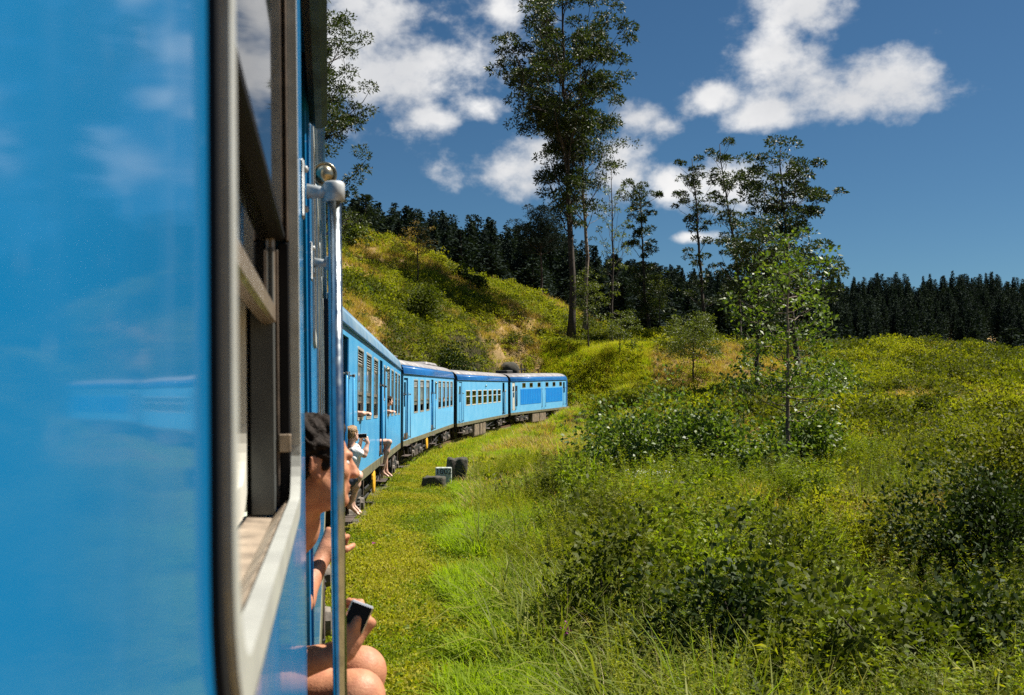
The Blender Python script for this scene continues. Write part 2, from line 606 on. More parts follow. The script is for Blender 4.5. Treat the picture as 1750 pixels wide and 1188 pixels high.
# ------------------------------------------------------------------ where the coaches stand
def car_from(Bn, d, roll=0.0, wb=.95):
    """frame of a coach: x outward (right), y forward, z up; origin at rail level under the rear end of the right side"""
    d = unit(d)
    r = unit(np.cross(d, [0, 0, 1]))
    u = np.cross(r, d)
    if roll:
        r, u = r * math.cos(roll) + u * math.sin(roll), u * math.cos(roll) - r * math.sin(roll)
    o = np.asarray(Bn) - wb * u
    m = Matrix.Identity(4)
    for i in range(3):
        m[i][0], m[i][1], m[i][2], m[i][3] = r[i], d[i], u[i], o[i]
    return m


def car_ends(x0, g0, b0, x1, g1, b1, H=2.4):
    A, B = at(x0, b0, F * H / (b0 - g0)), at(x1, b1, F * H / (b1 - g1))
    return A, unit(B - A), np.linalg.norm(B - A)


CARS = {}
d1 = unit(at(562, 690, 1) - CAMP)
r1 = unit(np.cross(d1, [0, 0, 1])); u1 = np.cross(r1, d1)
ROLL = .020
r1, u1 = r1 * math.cos(ROLL) + u1 * math.sin(ROLL), u1 * math.cos(ROLL) - r1 * math.sin(ROLL)
EYE_W = 2.05                       # the eye stands this far above the rail, 5.5 cm outside the coach side
O1 = CAMP - .055 * r1 - EYE_W * u1 - 6.96 * d1
m1 = Matrix.Identity(4)
for i in range(3):
    m1[i][0], m1[i][1], m1[i][2], m1[i][3] = r1[i], d1[i], u1[i], O1[i]
CARS[1] = (m1, 19.4)
B2 = at(684.5, 756.5, F * 2.4 / 124.5); d2 = unit(at(766.7, 696.8, 1) - CAMP)
CARS[2] = (car_from(B2 - 19.4 * d2, d2), 19.4)
A, d, L = car_ends(689, 638.4, 754.3, 775.1, 646.4, 724); CARS[3] = (car_from(A, d), L)
A, d, L = car_ends(781.5, 649.5, 724, 868, 651.7, 707.5); CARS[4] = (car_from(A, d), L)
A, d, L = car_ends(873, 651.8, 705.9, 964, 649.3, 695.5); CARS[5] = (car_from(A, d), 15.2)

# ---- the line: centre of the track as a polyline, continued behind the camera and round the bend
TRK = []
for k in (1, 2, 3, 4, 5):
    m_, L = CARS[k]
    for u in (.1 * L, .5 * L, .9 * L):
        TRK.append(np.array(m_ @ Vector((-1.42, u, 0)))[:3])
TRK = np.array(TRK)
# smooth z
zz = np.polyfit(TRK[:, 1], TRK[:, 2], 3)
TRK[:, 2] = np.polyval(zz, TRK[:, 1])
pre = [TRK[0] - d1 * s for s in (80, 50, 25, 10)]
post, p, hd = [], TRK[-1].copy(), math.radians(20)
for k in range(1):
    hd += 3 / 110
    p = p + np.array([math.sin(hd) * 4, math.cos(hd) * 4, .06])
    post.append(p.copy())
TRK = np.vstack([pre, TRK, post])
# resample
seg = np.r_[0, np.cumsum(np.linalg.norm(np.diff(TRK[:, :2], axis=0), axis=1))]
ss = np.arange(0, seg[-1], 1.0)
TK = np.stack([np.interp(ss, seg, TRK[:, i]) for i in range(3)], 1)
for _ in range(6):
    TK[1:-1] = (TK[:-2] + 2 * TK[1:-1] + TK[2:]) / 4
TT = unit(np.gradient(TK[:, :2], axis=0))


def track_dist(x, y):
    """signed distance to the right of the track centre, and the rail level there"""
    x = np.asarray(x, float).ravel(); y = np.asarray(y, float).ravel()
    global END
    dd = np.empty(len(x)); zz_ = np.empty(len(x)); END = np.zeros(len(x), bool)
    for i in range(0, len(x), 20000):
        X, Y = x[i:i + 20000], y[i:i + 20000]
        D2 = (X[:, None] - TK[None, :, 0]) ** 2 + (Y[:, None] - TK[None, :, 1]) ** 2
        j = D2.argmin(1)
        n = np.stack([TT[j, 1], -TT[j, 0]], 1)
        sd_ = (X - TK[j, 0]) * n[:, 0] + (Y - TK[j, 1]) * n[:, 1]
        al = (X - TK[j, 0]) * TT[j, 0] + (Y - TK[j, 1]) * TT[j, 1]
        dd[i:i + 20000] = np.sign(sd_ + 1e-9) * (np.sqrt(D2.min(1)) + np.where(j == len(TK) - 1, .6 * np.maximum(al, 0), 0))
        END[i:i + 20000] = (j == len(TK) - 1) & (al > 0)
        zz_[i:i + 20000] = TK[j, 2]
    return dd, zz_


# ------------------------------------------------------------------ ground
CP = [(590, 560, 55), (590, 500, 75), (585, 440, 95), (585, 405, 112), (585, 430, 135),
      (640, 590, 60), (640, 525, 82), (640, 455, 102), (640, 412, 118), (640, 422, 132),
      (700, 612, 62), (700, 560, 80), (700, 490, 100), (700, 427, 120), (700, 440, 138),
      (780, 630, 68), (780, 577, 84), (780, 520, 102), (790, 477, 122), (790, 490, 138),
      (860, 635, 80), (870, 582, 96), (870, 530, 113), (870, 492, 130), (870, 505, 146),
      (950, 625, 99), (950, 590, 108), (950, 552, 122), (950, 517, 136), (950, 528, 150),
      (1010, 565, 125), (1000, 550, 136), (1000, 575, 160), (1000, 716, 82), (980, 740, 66), (1040, 740, 62), (930, 760, 52), (990, 765, 50), (1060, 765, 48), (1025, 665, 90), (1045, 605, 100),
      (1100, 690, 74), (1100, 610, 98), (1100, 578, 115), (1100, 605, 150), (1100, 720, 52),
      (1200, 680, 72), (1200, 615, 95), (1200, 584, 115), (1200, 605, 150), (1200, 730, 48),
      (1300, 672, 68), (1300, 625, 90), (1300, 600, 110), (1300, 620, 150),
      (1400, 670, 68), (1400, 635, 88), (1420, 613, 106), (1350, 730, 46), (1347, 822, 28), (1150, 830, 27),
      (1500, 690, 58), (1500, 640, 78), (1490, 597, 98), (1490, 650, 122),
      (1600, 705, 52), (1600, 645, 75), (1600, 600, 98), (1600, 652, 122), (1650, 820, 28),
      (1750, 720, 50), (1750, 655, 75), (1750, 610, 98), (1750, 655, 122),
      (2000, 730, 50), (2000, 655, 80), (2000, 615, 100), (2000, 655, 124)]
P3 = [at(*c) for c in CP]
for (px, z, h) in [(450, 160, 22), (590, 160, 22), (700, 160, 17.5), (800, 165, 16), (950, 170, 15.5), (590, 200, 28), (700, 200, 24.5), (800, 200, 22.5), (950, 200, 21), (1100, 200, 12), (1250, 200, 11.5),
                   (1450, 150, -1), (1450, 200, 9), (1750, 140, 0), (1750, 200, 9.5), (2000, 140, 0), (2000, 200, 9.5),
                   (500, 260, 36), (800, 260, 30), (1100, 260, 22), (1400, 260, 19), (1750, 260, 20), (2000, 260, 20),
                   (500, 330, 38), (900, 330, 36), (1300, 330, 30), (1500, 330, 32), (1750, 330, 33), (1750, 380, 38), (300, 330, 34), (300, 180, 20), (2200, 330, 33)]:
    q = at(px, 675, z); P3.append(np.array([q[0], q[1], h]))
for q in [(3, 6, -.3), (7, 7, -.75), (12, 14, -.6), (4, 14, -.35), (22, 24, .1), (30, 10, -.4), (8, -15, -.8), (30, -30, -.5), (60, 20, 2), (60, -60, 2),
          (3, 30, -.1), (1, 50, .2), (6, 60, .25), (-12, 0, 1.0), (-12, 25, 1.6), (-14, 50, 2.5), (-30, 20, 7), (-40, 60, 13), (-60, 20, 17), (-60, 100, 24), (-90, 60, 26), (-30, -40, 7), (-90, -60, 22),
          (-150, 100, 30), (150, 50, 8), (150, 150, 8), (-150, -50, 28), (150, -60, 5)]:
    P3.append(np.array(q, float))
P3 = np.array(P3)


def _tps(r):
    return np.where(r > 1e-6, r * r * np.log(np.maximum(r, 1e-6)), 0)


_S = 50.0
_X = P3[:, :2] / _S
_n = len(_X)
_K = _tps(np.linalg.norm(_X[:, None] - _X[None], axis=2)) + 2e-4 * np.eye(_n)
_Pm = np.c_[np.ones(_n), _X]
_sol = np.linalg.solve(np.block([[_K, _Pm], [_Pm.T, np.zeros((3, 3))]]), np.r_[P3[:, 2], 0, 0, 0])


def sstep(a, b, x):
    t = np.clip((x - a) / (b - a), 0, 1)
    return t * t * (3 - 2 * t)


def ground(x, y):
    x = np.asarray(x, float).ravel(); y = np.asarray(y, float).ravel()
    h = np.empty(len(x))
    for i in range(0, len(x), 20000):
        q = np.stack([x[i:i + 20000], y[i:i + 20000]], 1) / _S
        h[i:i + 20000] = _tps(np.linalg.norm(q[:, None] - _X[None], axis=2)) @ _sol[:_n] + _sol[_n] + q @ _sol[_n + 1:]
    far = sstep(420, 560, np.hypot(x, y))
    h = h * (1 - far) + 24 * far
    h = np.clip(h, -4, 42)
    d, zr = track_dist(x, y)
    h += sstep(3.5, 10, np.abs(d)) * (fbm(x / 7, y / 7, 3) - .5) * 1.3 * sstep(4, 30, np.hypot(x, y)) + sstep(3.5, 7, np.abs(d)) * (fbm(x / 3.1, y / 3.1, 13, 2) - .5) * 1.1 + (fbm(x / 1.7, y / 1.7, 9, 2) - .5) * .3
    bed = zr - .20 - .10 * sstep(1.4, 3.2, np.abs(d)) + (fbm(x / 1.1, y / 1.1, 5, 2) - .5) * .10
    t = np.where(d < 0, sstep(2.2, 7.0, -d), sstep(3.4, 6.2, d))
    t = np.where(END, sstep(1.5, 17, np.abs(d)), t)
    return bed * (1 - t) + h * t


def gz(x, y):
    return float(ground([x], [y])[0])


def dryness(x, y):
    """where the hill is dry straw-coloured grass (1) or green scrub (0)"""
    x = np.asarray(x, float); y = np.asarray(y, float)
    n = fbm(x / 16 + 5, y / 16, 31, 4) * .7 + fbm(x / 4, y / 4, 47, 3) * .3
    left = sstep(22, -18, x) * sstep(45, 62, y)
    return np.clip((n - (.485 - .125 * left)) / .09, 0, 1)


gx = np.sign(np.linspace(-1, 1, 301)) * (np.abs(np.linspace(-1, 1, 301)) ** 2.1) * 520
gy = np.r_[np.linspace(-420, -44, 26), np.linspace(-40, 20, 110), 20 + (np.linspace(0, 1, 170)[1:] ** 1.5) * 110, np.linspace(133, 900, 90)]
GX, GY = np.meshgrid(gx, gy)
GZ = ground(GX, GY)
V = np.stack([GX.ravel(), GY.ravel(), GZ], 1)
nx, ny = len(gx), len(gy)
ii, jj = np.meshgrid(np.arange(nx - 1), np.arange(ny - 1))
q0 = (jj * nx + ii).ravel()
Q = np.stack([q0, q0 + 1, q0 + 1 + nx, q0 + nx], 1)
gm = bpy.data.materials.new('hillside_soil')
gm.use_nodes = True
t = NT(gm.node_tree)
ge = t.n('ShaderNodeNewGeometry')
at_ = t.n('ShaderNodeAttribute', attribute_name='dry')
n1 = t.noise(1.1, 6, .65, ge.outputs['Position'])
n2 = t.noise(6.5, 5, .65, ge.outputs['Position'])
green = t.mix(t.ramp(n1, .35, .65), (.04, .045, .009), (.08, .08, .014))
dryc = t.mix(t.ramp(n2, .35, .65), (.20, .135, .06), (.32, .22, .10))
soil = t.mix(t.ramp(n2, .25, .6), green, (.032, .026, .014))
c = t.mix(at_.outputs['Fac'], soil, dryc)
pb = t.n('ShaderNodeBsdfPrincipled', i_Roughness=.95)
pb.inputs['Specular IOR Level'].default_value = .1
t.l(c, pb.inputs['Base Color'])
bp = t.n('ShaderNodeBump', i_Strength=.9, i_Distance=.12)
t.l(n2, bp.inputs['Height']); t.l(bp.outputs[0], pb.inputs['Normal'])
og = t.n('ShaderNodeOutputMaterial'); t.l(pb.outputs[0], og.inputs['Surface'])
me = fast_mesh('ground', V, Q, gm, smooth=True)
la = me.attributes.new('dry', 'FLOAT', 'POINT')
la.data.foreach_set('value', dryness(V[:, 0], V[:, 1]).astype(np.float32))
tag(link('ground', me), kind='structure')

# ---- track bed and rails
bed = MB()
sec = [(-1.55, -.30), (-1.2, -.14), (1.2, -.14), (1.55, -.30)]
N2 = np.stack([TT[:, 1], -TT[:, 0]], 1)
rows = []
for i in range(0, len(TK), 2):
    for (o, h) in sec:
        rows.append((TK[i, 0] + N2[i, 0] * o, TK[i, 1] + N2[i, 1] * o, TK[i, 2] + h))
nr = len(rows) // 4
bed.add(rows, [(r * 4 + k, r * 4 + k + 1, r * 4 + k + 5, r * 4 + k + 4) for r in range(nr - 1) for k in range(3)])
track = bed.build('railway_track', M['ballast'])
tag(track, kind='structure')
for o in (-.84, .84):
    rb = MB()
    rows = []
    for i in range(0, len(TK), 1):
        for (a, h) in ((-.035, -.14), (-.035, 0), (.035, 0), (.035, -.14)):
            rows.append((TK[i, 0] + N2[i, 0] * (o + a), TK[i, 1] + N2[i, 1] * (o + a), TK[i, 2] + h))
    nr = len(rows) // 4
    rb.add(rows, [(r * 4 + k, r * 4 + k + 1, r * 4 + k + 5, r * 4 + k + 4) for r in range(nr - 1) for k in range(3)])
    rb.build('rail', M['rail'], track)

# ------------------------------------------------------------------ the train
WID, W0, W1 = 2.84, .95, 3.34          # body width, bottom and top of the side


def roof_profile(n=14):
    """(v, w) from the right gutter over the crown to the left gutter"""
    out = []
    for k in range(n + 1):
        t = math.pi * k / n
        c, s_ = math.cos(t), math.sin(t)
        out.append((-WID / 2 + (WID / 2 + .015) * math.copysign(abs(c) ** .62, c), W1 + .02 + .60 * abs(s_) ** .80))
    return out


def strip(mb, prof, u0, u1, th=.02):
    n = len(prof)
    vs_ = [(a, u0, b) for a, b in prof] + [(a, u1, b) for a, b in prof] + [(a, u0, b - th) for a, b in prof] + [(a, u1, b - th) for a, b in prof]
    fs_ = []
    for k in range(n - 1):
        fs_ += [(k, k + 1, n + k + 1, n + k), (2 * n + k, 3 * n + k, 3 * n + k + 1, 2 * n + k + 1), (k, 2 * n + k, 2 * n + k + 1, k + 1), (n + k, n + k + 1, 3 * n + k + 1, 3 * n + k)]
    fs_ += [(0, n, 3 * n, 2 * n), (n - 1, 3 * n - 1, 4 * n - 1, 2 * n - 1)]
    mb.add(vs_, fs_)


def bogie(root, uc, right_only=False):
    b = MB()
    b.bbox((-.14, uc - 1.55, .42), (-.04, uc + 1.55, .60), .02)
    b.bbox((-2.8, uc - 1.5, .45), (-2.7, uc + 1.5, .60), .02)
    b.bbox((-2.7, uc - .2, .40), (-.14, uc + .2, .66), .02)
    for s_ in (-1.05, 1.05):
        b.mi = 1
        b.bbox((-.13, uc + s_ - .20, .22), (.00, uc + s_ + .20, .48), .03)
        b.lathe([(0, .12), (.05, .11), (.06, .05)], (0, uc + s_, .36), (1, 0, 0), 10)
        b.mi = 0
        for e in (-.34, .34):
            b.lathe([(0, .075), (.03, .085), (.06, .07), (.09, .085), (.12, .07), (.15, .085), (.18, .07), (.21, .085)], (-.07, uc + s_ + e, .27), (0, 0, 1), 8)
    b.mi = 2
    for k in range(5):
        b.bbox((-.10, uc - .45 + .05 * k, .24 + .045 * k), (-.02, uc + .45 - .05 * k, .28 + .045 * k), .006)
    b.tube([(-.03, uc - 1.5, .70), (-.02, uc - .8, .55), (-.02, uc, .68)], .022, 6)
    b.tube([(-.02, uc + .5, .30), (-.02, uc + 1.5, .32)], .018, 6)
    b.tube([(-.01, uc + 1.45, .75), (-.01, uc + 1.45, .30)], .02, 6)
    b.tube([(-.01, uc - 1.45, .75), (-.01, uc - 1.45, .32)], .02, 6)
    bo = b.build('bogie', [M['black'], M['grime'], M['rust']], root)
    wh = None
    for s_ in (-1.05, 1.05):
        for v in (-.55, -2.29):
            if wh is None:
                w_ = MB()
                w_.lathe([(-.07, .40), (-.06, .47), (-.02, .46), (.07, .44), (.075, .36), (.03, .33), (.03, .12), (.09, .10), (.09, .02)], (0, 0, 0), (1, 0, 0), 24)
                wo_ = w_.build('wheel', M['rust'], bo); wh = wo_.data
            else:
                wo_ = link('wheel', wh, bo)
            wo_.location = (v, uc + s_, .44)
            if v < -1:
                wo_.rotation_euler = (0, 0, math.pi)
    return bo


def handrail(root, u, w0, w1, v=.072, r=.0155, near=False):
    m = MB()
    m.tube([(v, u, w0), (v, u, w1)], r, 20 if near else 6)
    ob = m.build('handrail', M['steel'] if near else M['midblue'], root, smooth=True)
    for w_, k in ((w1, 1), (w0, -1)):
        b = MB()
        n = 14 if near else 6
        b.lathe([(-.028, r + .003), (-.025, r + .008), (.012, r + .009), (.017, r + .005)], (v, u, w_), (0, 0, 1), n)
        b.tube([(v, u, w_ - .008), (.045, u + .002, w_ - .006), (.012, u + .004, w_ - .004)], [.014, .013, .017], n)
        b.bbox((0, u - .022, w_ - .065), (.007, u + .022, w_ + .065), .003)
        for q in (-.045, .045):
            b.lathe([(0, .009), (.006, .008), (.009, .003)], (.007, u, w_ + q), (1, 0, 0), 8)
        b.build('bracket', M['bracket'] if near else M['grime'], ob, smooth=near)
    return ob


def side_lamp(root, u, w_, near=False):
    b = MB()
    n = 28 if near else 10
    b.lathe([(-.05, .030), (-.04, .046), (.02, .052), (.045, .054), (.05, .050), (.042, .043)], (.048, u, w_), (0, -1, 0), n)
    b.bbox((0, u - .03, w_ - .02), (.02, u + .03, w_ + .02), .004)
    ob = b.build('side_lamp', M['brass'], root, smooth=True)
    c = MB()
    c.lathe([(.03, .042), (.048, .040), (.062, .032), (.070, .020), (.073, .006)], (.048, u, w_), (0, -1, 0), n)
    c.build('lens', M['brass'], ob, smooth=True)


def opening_window(root, h0, h1, near=False):
    """aluminium frame, ventilation louvre above, fixed pane, dropped sash; open below"""
    f = MB()
    r = .11 if near else .06
    f.ring(h0, h1, 1.875, 3.17, r, .030 if near else .047, .009, -.006 if near else -.05, 7)
    wn = f.build('window', M['alu'], root, smooth=False)
    if near:
        g = MB(); g.ring(h0 - .019, h1 + .019, 1.856, 3.19, r + .015, .022, .0045, -.01, 7)
        g.build('gasket', M['rubber'], wn)
    a, b_ = (h0 + .034, h1 - .034) if near else (h0 + .05, h1 - .05)
    lv = MB()
    for k in range(5):
        z = 2.885 + k * .048
        lv.add([(-.012, a, z), (-.012, b_, z), (-.045, b_, z + .034), (-.045, a, z + .034), (-.018, a, z - .004), (-.018, b_, z - .004), (-.051, b_, z + .030), (-.051, a, z + .030)],
               [(0, 1, 2, 3), (7, 6, 5, 4), (0, 4, 5, 1), (3, 2, 6, 7)])
    lv.build('louvre', M['alu'], wn)
    p = MB()
    xp, wp = (-.012, 2.327) if near else (-.026, 2.385)
    p.add([(xp, a - .02, wp), (xp, b_ + .01, wp), (xp, b_ + .01, 2.87), (xp, a - .02, 2.87)], [(0, 1, 2, 3)])
    p.build('pane', M['glass'] if near else M['sheenglass'], wn)
    s_ = MB()
    s_.mi = 1
    s_.bbox((-.05, a, 2.845), (-.016, b_, 2.885), .004)
    s_.bbox((-.05, a - .02, 2.325 if not near else 2.315), (-.0125, b_ + .003, 2.385 if not near else 2.335), .004)  # near window: black bar painted in for the shaded gap between the panes
    s_.mi = 0
    s_.bbox((-.052, a - .02, 2.178), (-.0275, b_, 2.212), .005)
    s_.bbox((-.052, a, 2.20), (-.0275, a + .03, 2.32), .004)
    s_.bbox((-.052, b_ - .03, 2.20), (-.0275, b_, 2.32), .004)
    s_.build('sash', [M['sash'], M['rubber'] if near else M['sash']], wn)
    q = MB()
    q.add([(-.034, a + .028, 2.20), (-.034, b_ - .028, 2.20), (-.034, b_ - .028, 2.318), (-.034, a + .028, 2.318)], [(0, 1, 2, 3)])
    q.build('sash_pane', M['glass'] if near else M['sheenglass'], wn)
    if near:
        # inner channel, jamb strips and the worn wooden sill
        c = MB()
        sp = [(-.004, 1.900), (-.014, 1.897), (-.034, 1.873), (-.072, 1.876)]
        c.add([(x_, u_, z_) for x_, z_ in sp for u_ in (a - .02, b_ + .02)] + [(x_, u_, 1.862) for x_, z_ in sp for u_ in (a - .02, b_ + .02)],
              [(2 * k, 2 * k + 1, 2 * k + 3, 2 * k + 2) for k in range(3)] + [(0, 8, 9, 1), (6, 7, 15, 14)])
        c.build('window_sill', M['sill'], wn)
        j = MB()
        j.mi = 0
        for nm_, m_, (p_, q_) in (('channel_strip', M['rubber'], ((-.0225, b_ - .004, 1.88), (-.0065, b_ + .02, 2.312))),
                                  ('channel_strip', M['darkbronze'], ((-.0285, b_ - .007, 1.875), (-.023, b_ + .02, 2.30))),
                                  ('channel_strip', M['inner'], ((-.066, b_ - .032, 1.878), (-.029, b_ + .02, 2.30))),
                                  ('channel_strip', M['darkbronze'], ((-.0115, b_ - .004, 2.315), (-.0066, b_ + .02, 3.1))),
                                  ('sash_catch', M['sash'], ((-.024, b_ - .014, 1.974), (-.005, b_ - .0045, 2.003))),
                                  ('channel_strip', M['rubber'], ((-.046, a - .02, 1.92), (-.0065, a + .004, 2.16)))):
            j = MB(); j.bbox(p_, q_, .0015); j.build(nm_, m_, wn)
        k_ = MB()
        k_.ring(h0 + .02, h1 - .02, 1.882, 3.13, .14, .05, -.072, -.103, 9)
        k_.build('inner_trim', M['cream'], wn)
    else:
        k_ = MB(); k_.bbox((-.055, a, 1.905), (.012, b_, 1.925), .004)
        k_.build('window_sill', M['sill'], wn)
    return wn


def square_window(root, h0, h1, glass='greenglass', w0=1.88, w1=2.77):
    f = MB()
    f.ring(h0, h1, w0, w1, .07, .05, .010, -.05, 4)
    f.bbox((-.05, h0 + .05, w0 + .56 * (w1 - w0)), (.006, h1 - .05, w0 + .56 * (w1 - w0) + .045), .004)
    wn = f.build('window', M['cream'], root)
    p = MB(); p.add([(-.03, h0 + .04, w0 + .04), (-.03, h1 - .04, w0 + .04), (-.03, h1 - .04, w1 - .04), (-.03, h0 + .04, w1 - .04)], [(0, 1, 2, 3)])
    p.build('pane', M[glass], wn)
    return wn


def body(root, L, openings, roofm, bandm, u_from=0.0, near=False, paint='paleblue'):
    """side walls with real openings (h0,h1,g0,g1,r), floor, ends, roof"""
    ops = sorted(openings)
    b = MB()
    cuts = [u_from] + [(ops[i][1] + ops[i + 1][0]) / 2 for i in range(len(ops) - 1)] + [L]
    for o, c0, c1 in zip(ops, cuts[:-1], cuts[1:]):
        b.plate(c0, c1, W0, W1, o[:4], o[4], 0, -.06, 6 if near else 3)
    b.build('side_wall', M[paint], root)
    b = MB()
    n = 8
    for k in range(n):
        c0, c1 = u_from + (L - u_from) * k / n, u_from + (L - u_from) * (k + 1) / n
        b.plate(c0, c1, W0, W1, (c0 + .6, c1 - .6, 1.95, 2.25), .05, -WID + .06, -WID, 2)
    b.build('far_side_wall', M[paint], root)
    for u in (u_from, L - .05):
        e = MB()
        e.box((-WID + .06, u, W0), (-WID / 2 - .5, u + .05, W1 + .02)); e.box((-WID / 2 + .5, u, W0), (-.06, u + .05, W1 + .02))
        e.box((-WID / 2 - .5, u, 3.05), (-WID / 2 + .5, u + .05, W1 + .02))
        pr = roof_profile()
        vs_ = [(a, u + .002, w_ - .02) for a, w_ in pr] + [(a, u + .048, w_ - .02) for a, w_ in pr]
        m_ = len(pr)
        e.add(vs_, [tuple(range(m_)), tuple(range(2 * m_ - 1, m_ - 1, -1))])
        e.build('end_wall', M['navy'], root)
    fl = MB()
    fl.box((-WID + .06, u_from + .05, 1.12), (-.06, L - .05, 1.20))
    fl.box((-WID + .5, u_from + .05, 3.25), (-.5, L - .05, 3.28))
    for u in np.arange(u_from + 3.4, L - 1, 6.2):
        fl.box((-WID + .06, u, 1.2), (-1.75, u + .04, 3.25)); fl.box((-1.05, u, 1.2), (-.13, u + .04, 3.25))
    fl.build('interior', M['inner'], root)
    pr = roof_profile()
    r = MB(); strip(r, pr[2:-2], u_from - .02, L + .02); r.build('roof', roofm, root, smooth=True)
    bd = MB()
    q = [(a + (.004 if a > -1 else -.004), w_ + .003) for a, w_ in pr]
    strip(bd, q[:3], u_from - .02, L + .02); strip(bd, q[-3:], u_from - .02, L + .02)
    bd.build('roof_edge', bandm, root, smooth=True)
    g = MB(); g.bbox((-.02, u_from, W1 + .002), (.05, L, W1 + .028), .008)
    g.build('gutter', M['deepblue'], root)
    s_ = MB(); s_.bbox((-.09, u_from, .765), (.004, L, W0 - .002), .006); s_.bbox((-WID, u_from, .765), (-WID + .09, L, W0 - .002), .006)
    s_.bbox((-2.4, u_from, .80), (-.4, L, 1.0), .01)
    s_.build('solebar', M['olive'], root)


def end_gear(root, u, s_):
    g = MB()
    g.bbox((-WID / 2 - .55, min(u, u + s_ * .42), 1.15), (-WID / 2 + .55, max(u, u + s_ * .42), 3.30), .05)
    for k in range(4):
        uu = u + s_ * (.06 + .1 * k)
        g.bbox((-WID / 2 - .62, uu - .03, 1.1), (-WID / 2 + .62, uu + .03, 3.38), .012)
    g.build('gangway', M['rubber'], root)
    for v in (-.55, -2.29):
        c = MB()
        c.lathe([(0, .05), (.36, .05), (.37, .20), (.40, .21), (.42, .15)], (v, u, .98), (0, s_, 0), 10)
        c.build('buffer', M['black'], root)


def steps(root, u0, u1):
    st = MB()
    for z, dv in ((.78, .10), (.42, .14)):
        st.bbox((-.10, u0, z - .02), (dv, u1, z), .006)
    for u in (u0 + .02, u1 - .04):
        st.tube([(-.03, u, .95), (.02, u, .44)], .015, 6)
    st.build('step', M['rust'], root)


def under_gear(root, L, off, far=False):
    b = MB()
    rnd = random.Random(int(L * 10))
    for u in np.arange(5.2, L - 5.2, .9):
        if abs(u - off) < .6:
            continue
        x0 = -rnd.uniform(.1, .35)
        b.mi = rnd.choice([0, 0, 1, 2])
        w_ = rnd.uniform(.25, .75)
        if rnd.random() < .55:
            b.bbox((x0 - .5, u, rnd.uniform(.2, .45)), (x0, u + w_, .8), .02)
        else:
            b.lathe([(0, .05), (.02, .17), (w_ - .02, .17), (w_, .05)], (x0 - .2, u, .5), (0, 1, 0), 10)
            b.mi = 0
            b.tube([(x0, u + .1, .85), (x0, u + .1, .3)], .02, 5)
    b.mi = 0
    b.tube([(-.25, 4.5, .34), (-.25, L - 4.5, .34)], .03, 6)
    b.tube([(-.12, 5.0, .70), (-.12, off - 1.5, .28), (-.12, off + 1.5, .28), (-.12, L - 5, .70)], .025, 6)
    b.build('underframe_equipment', [M['black'], M['rust'], M['grime']], root)


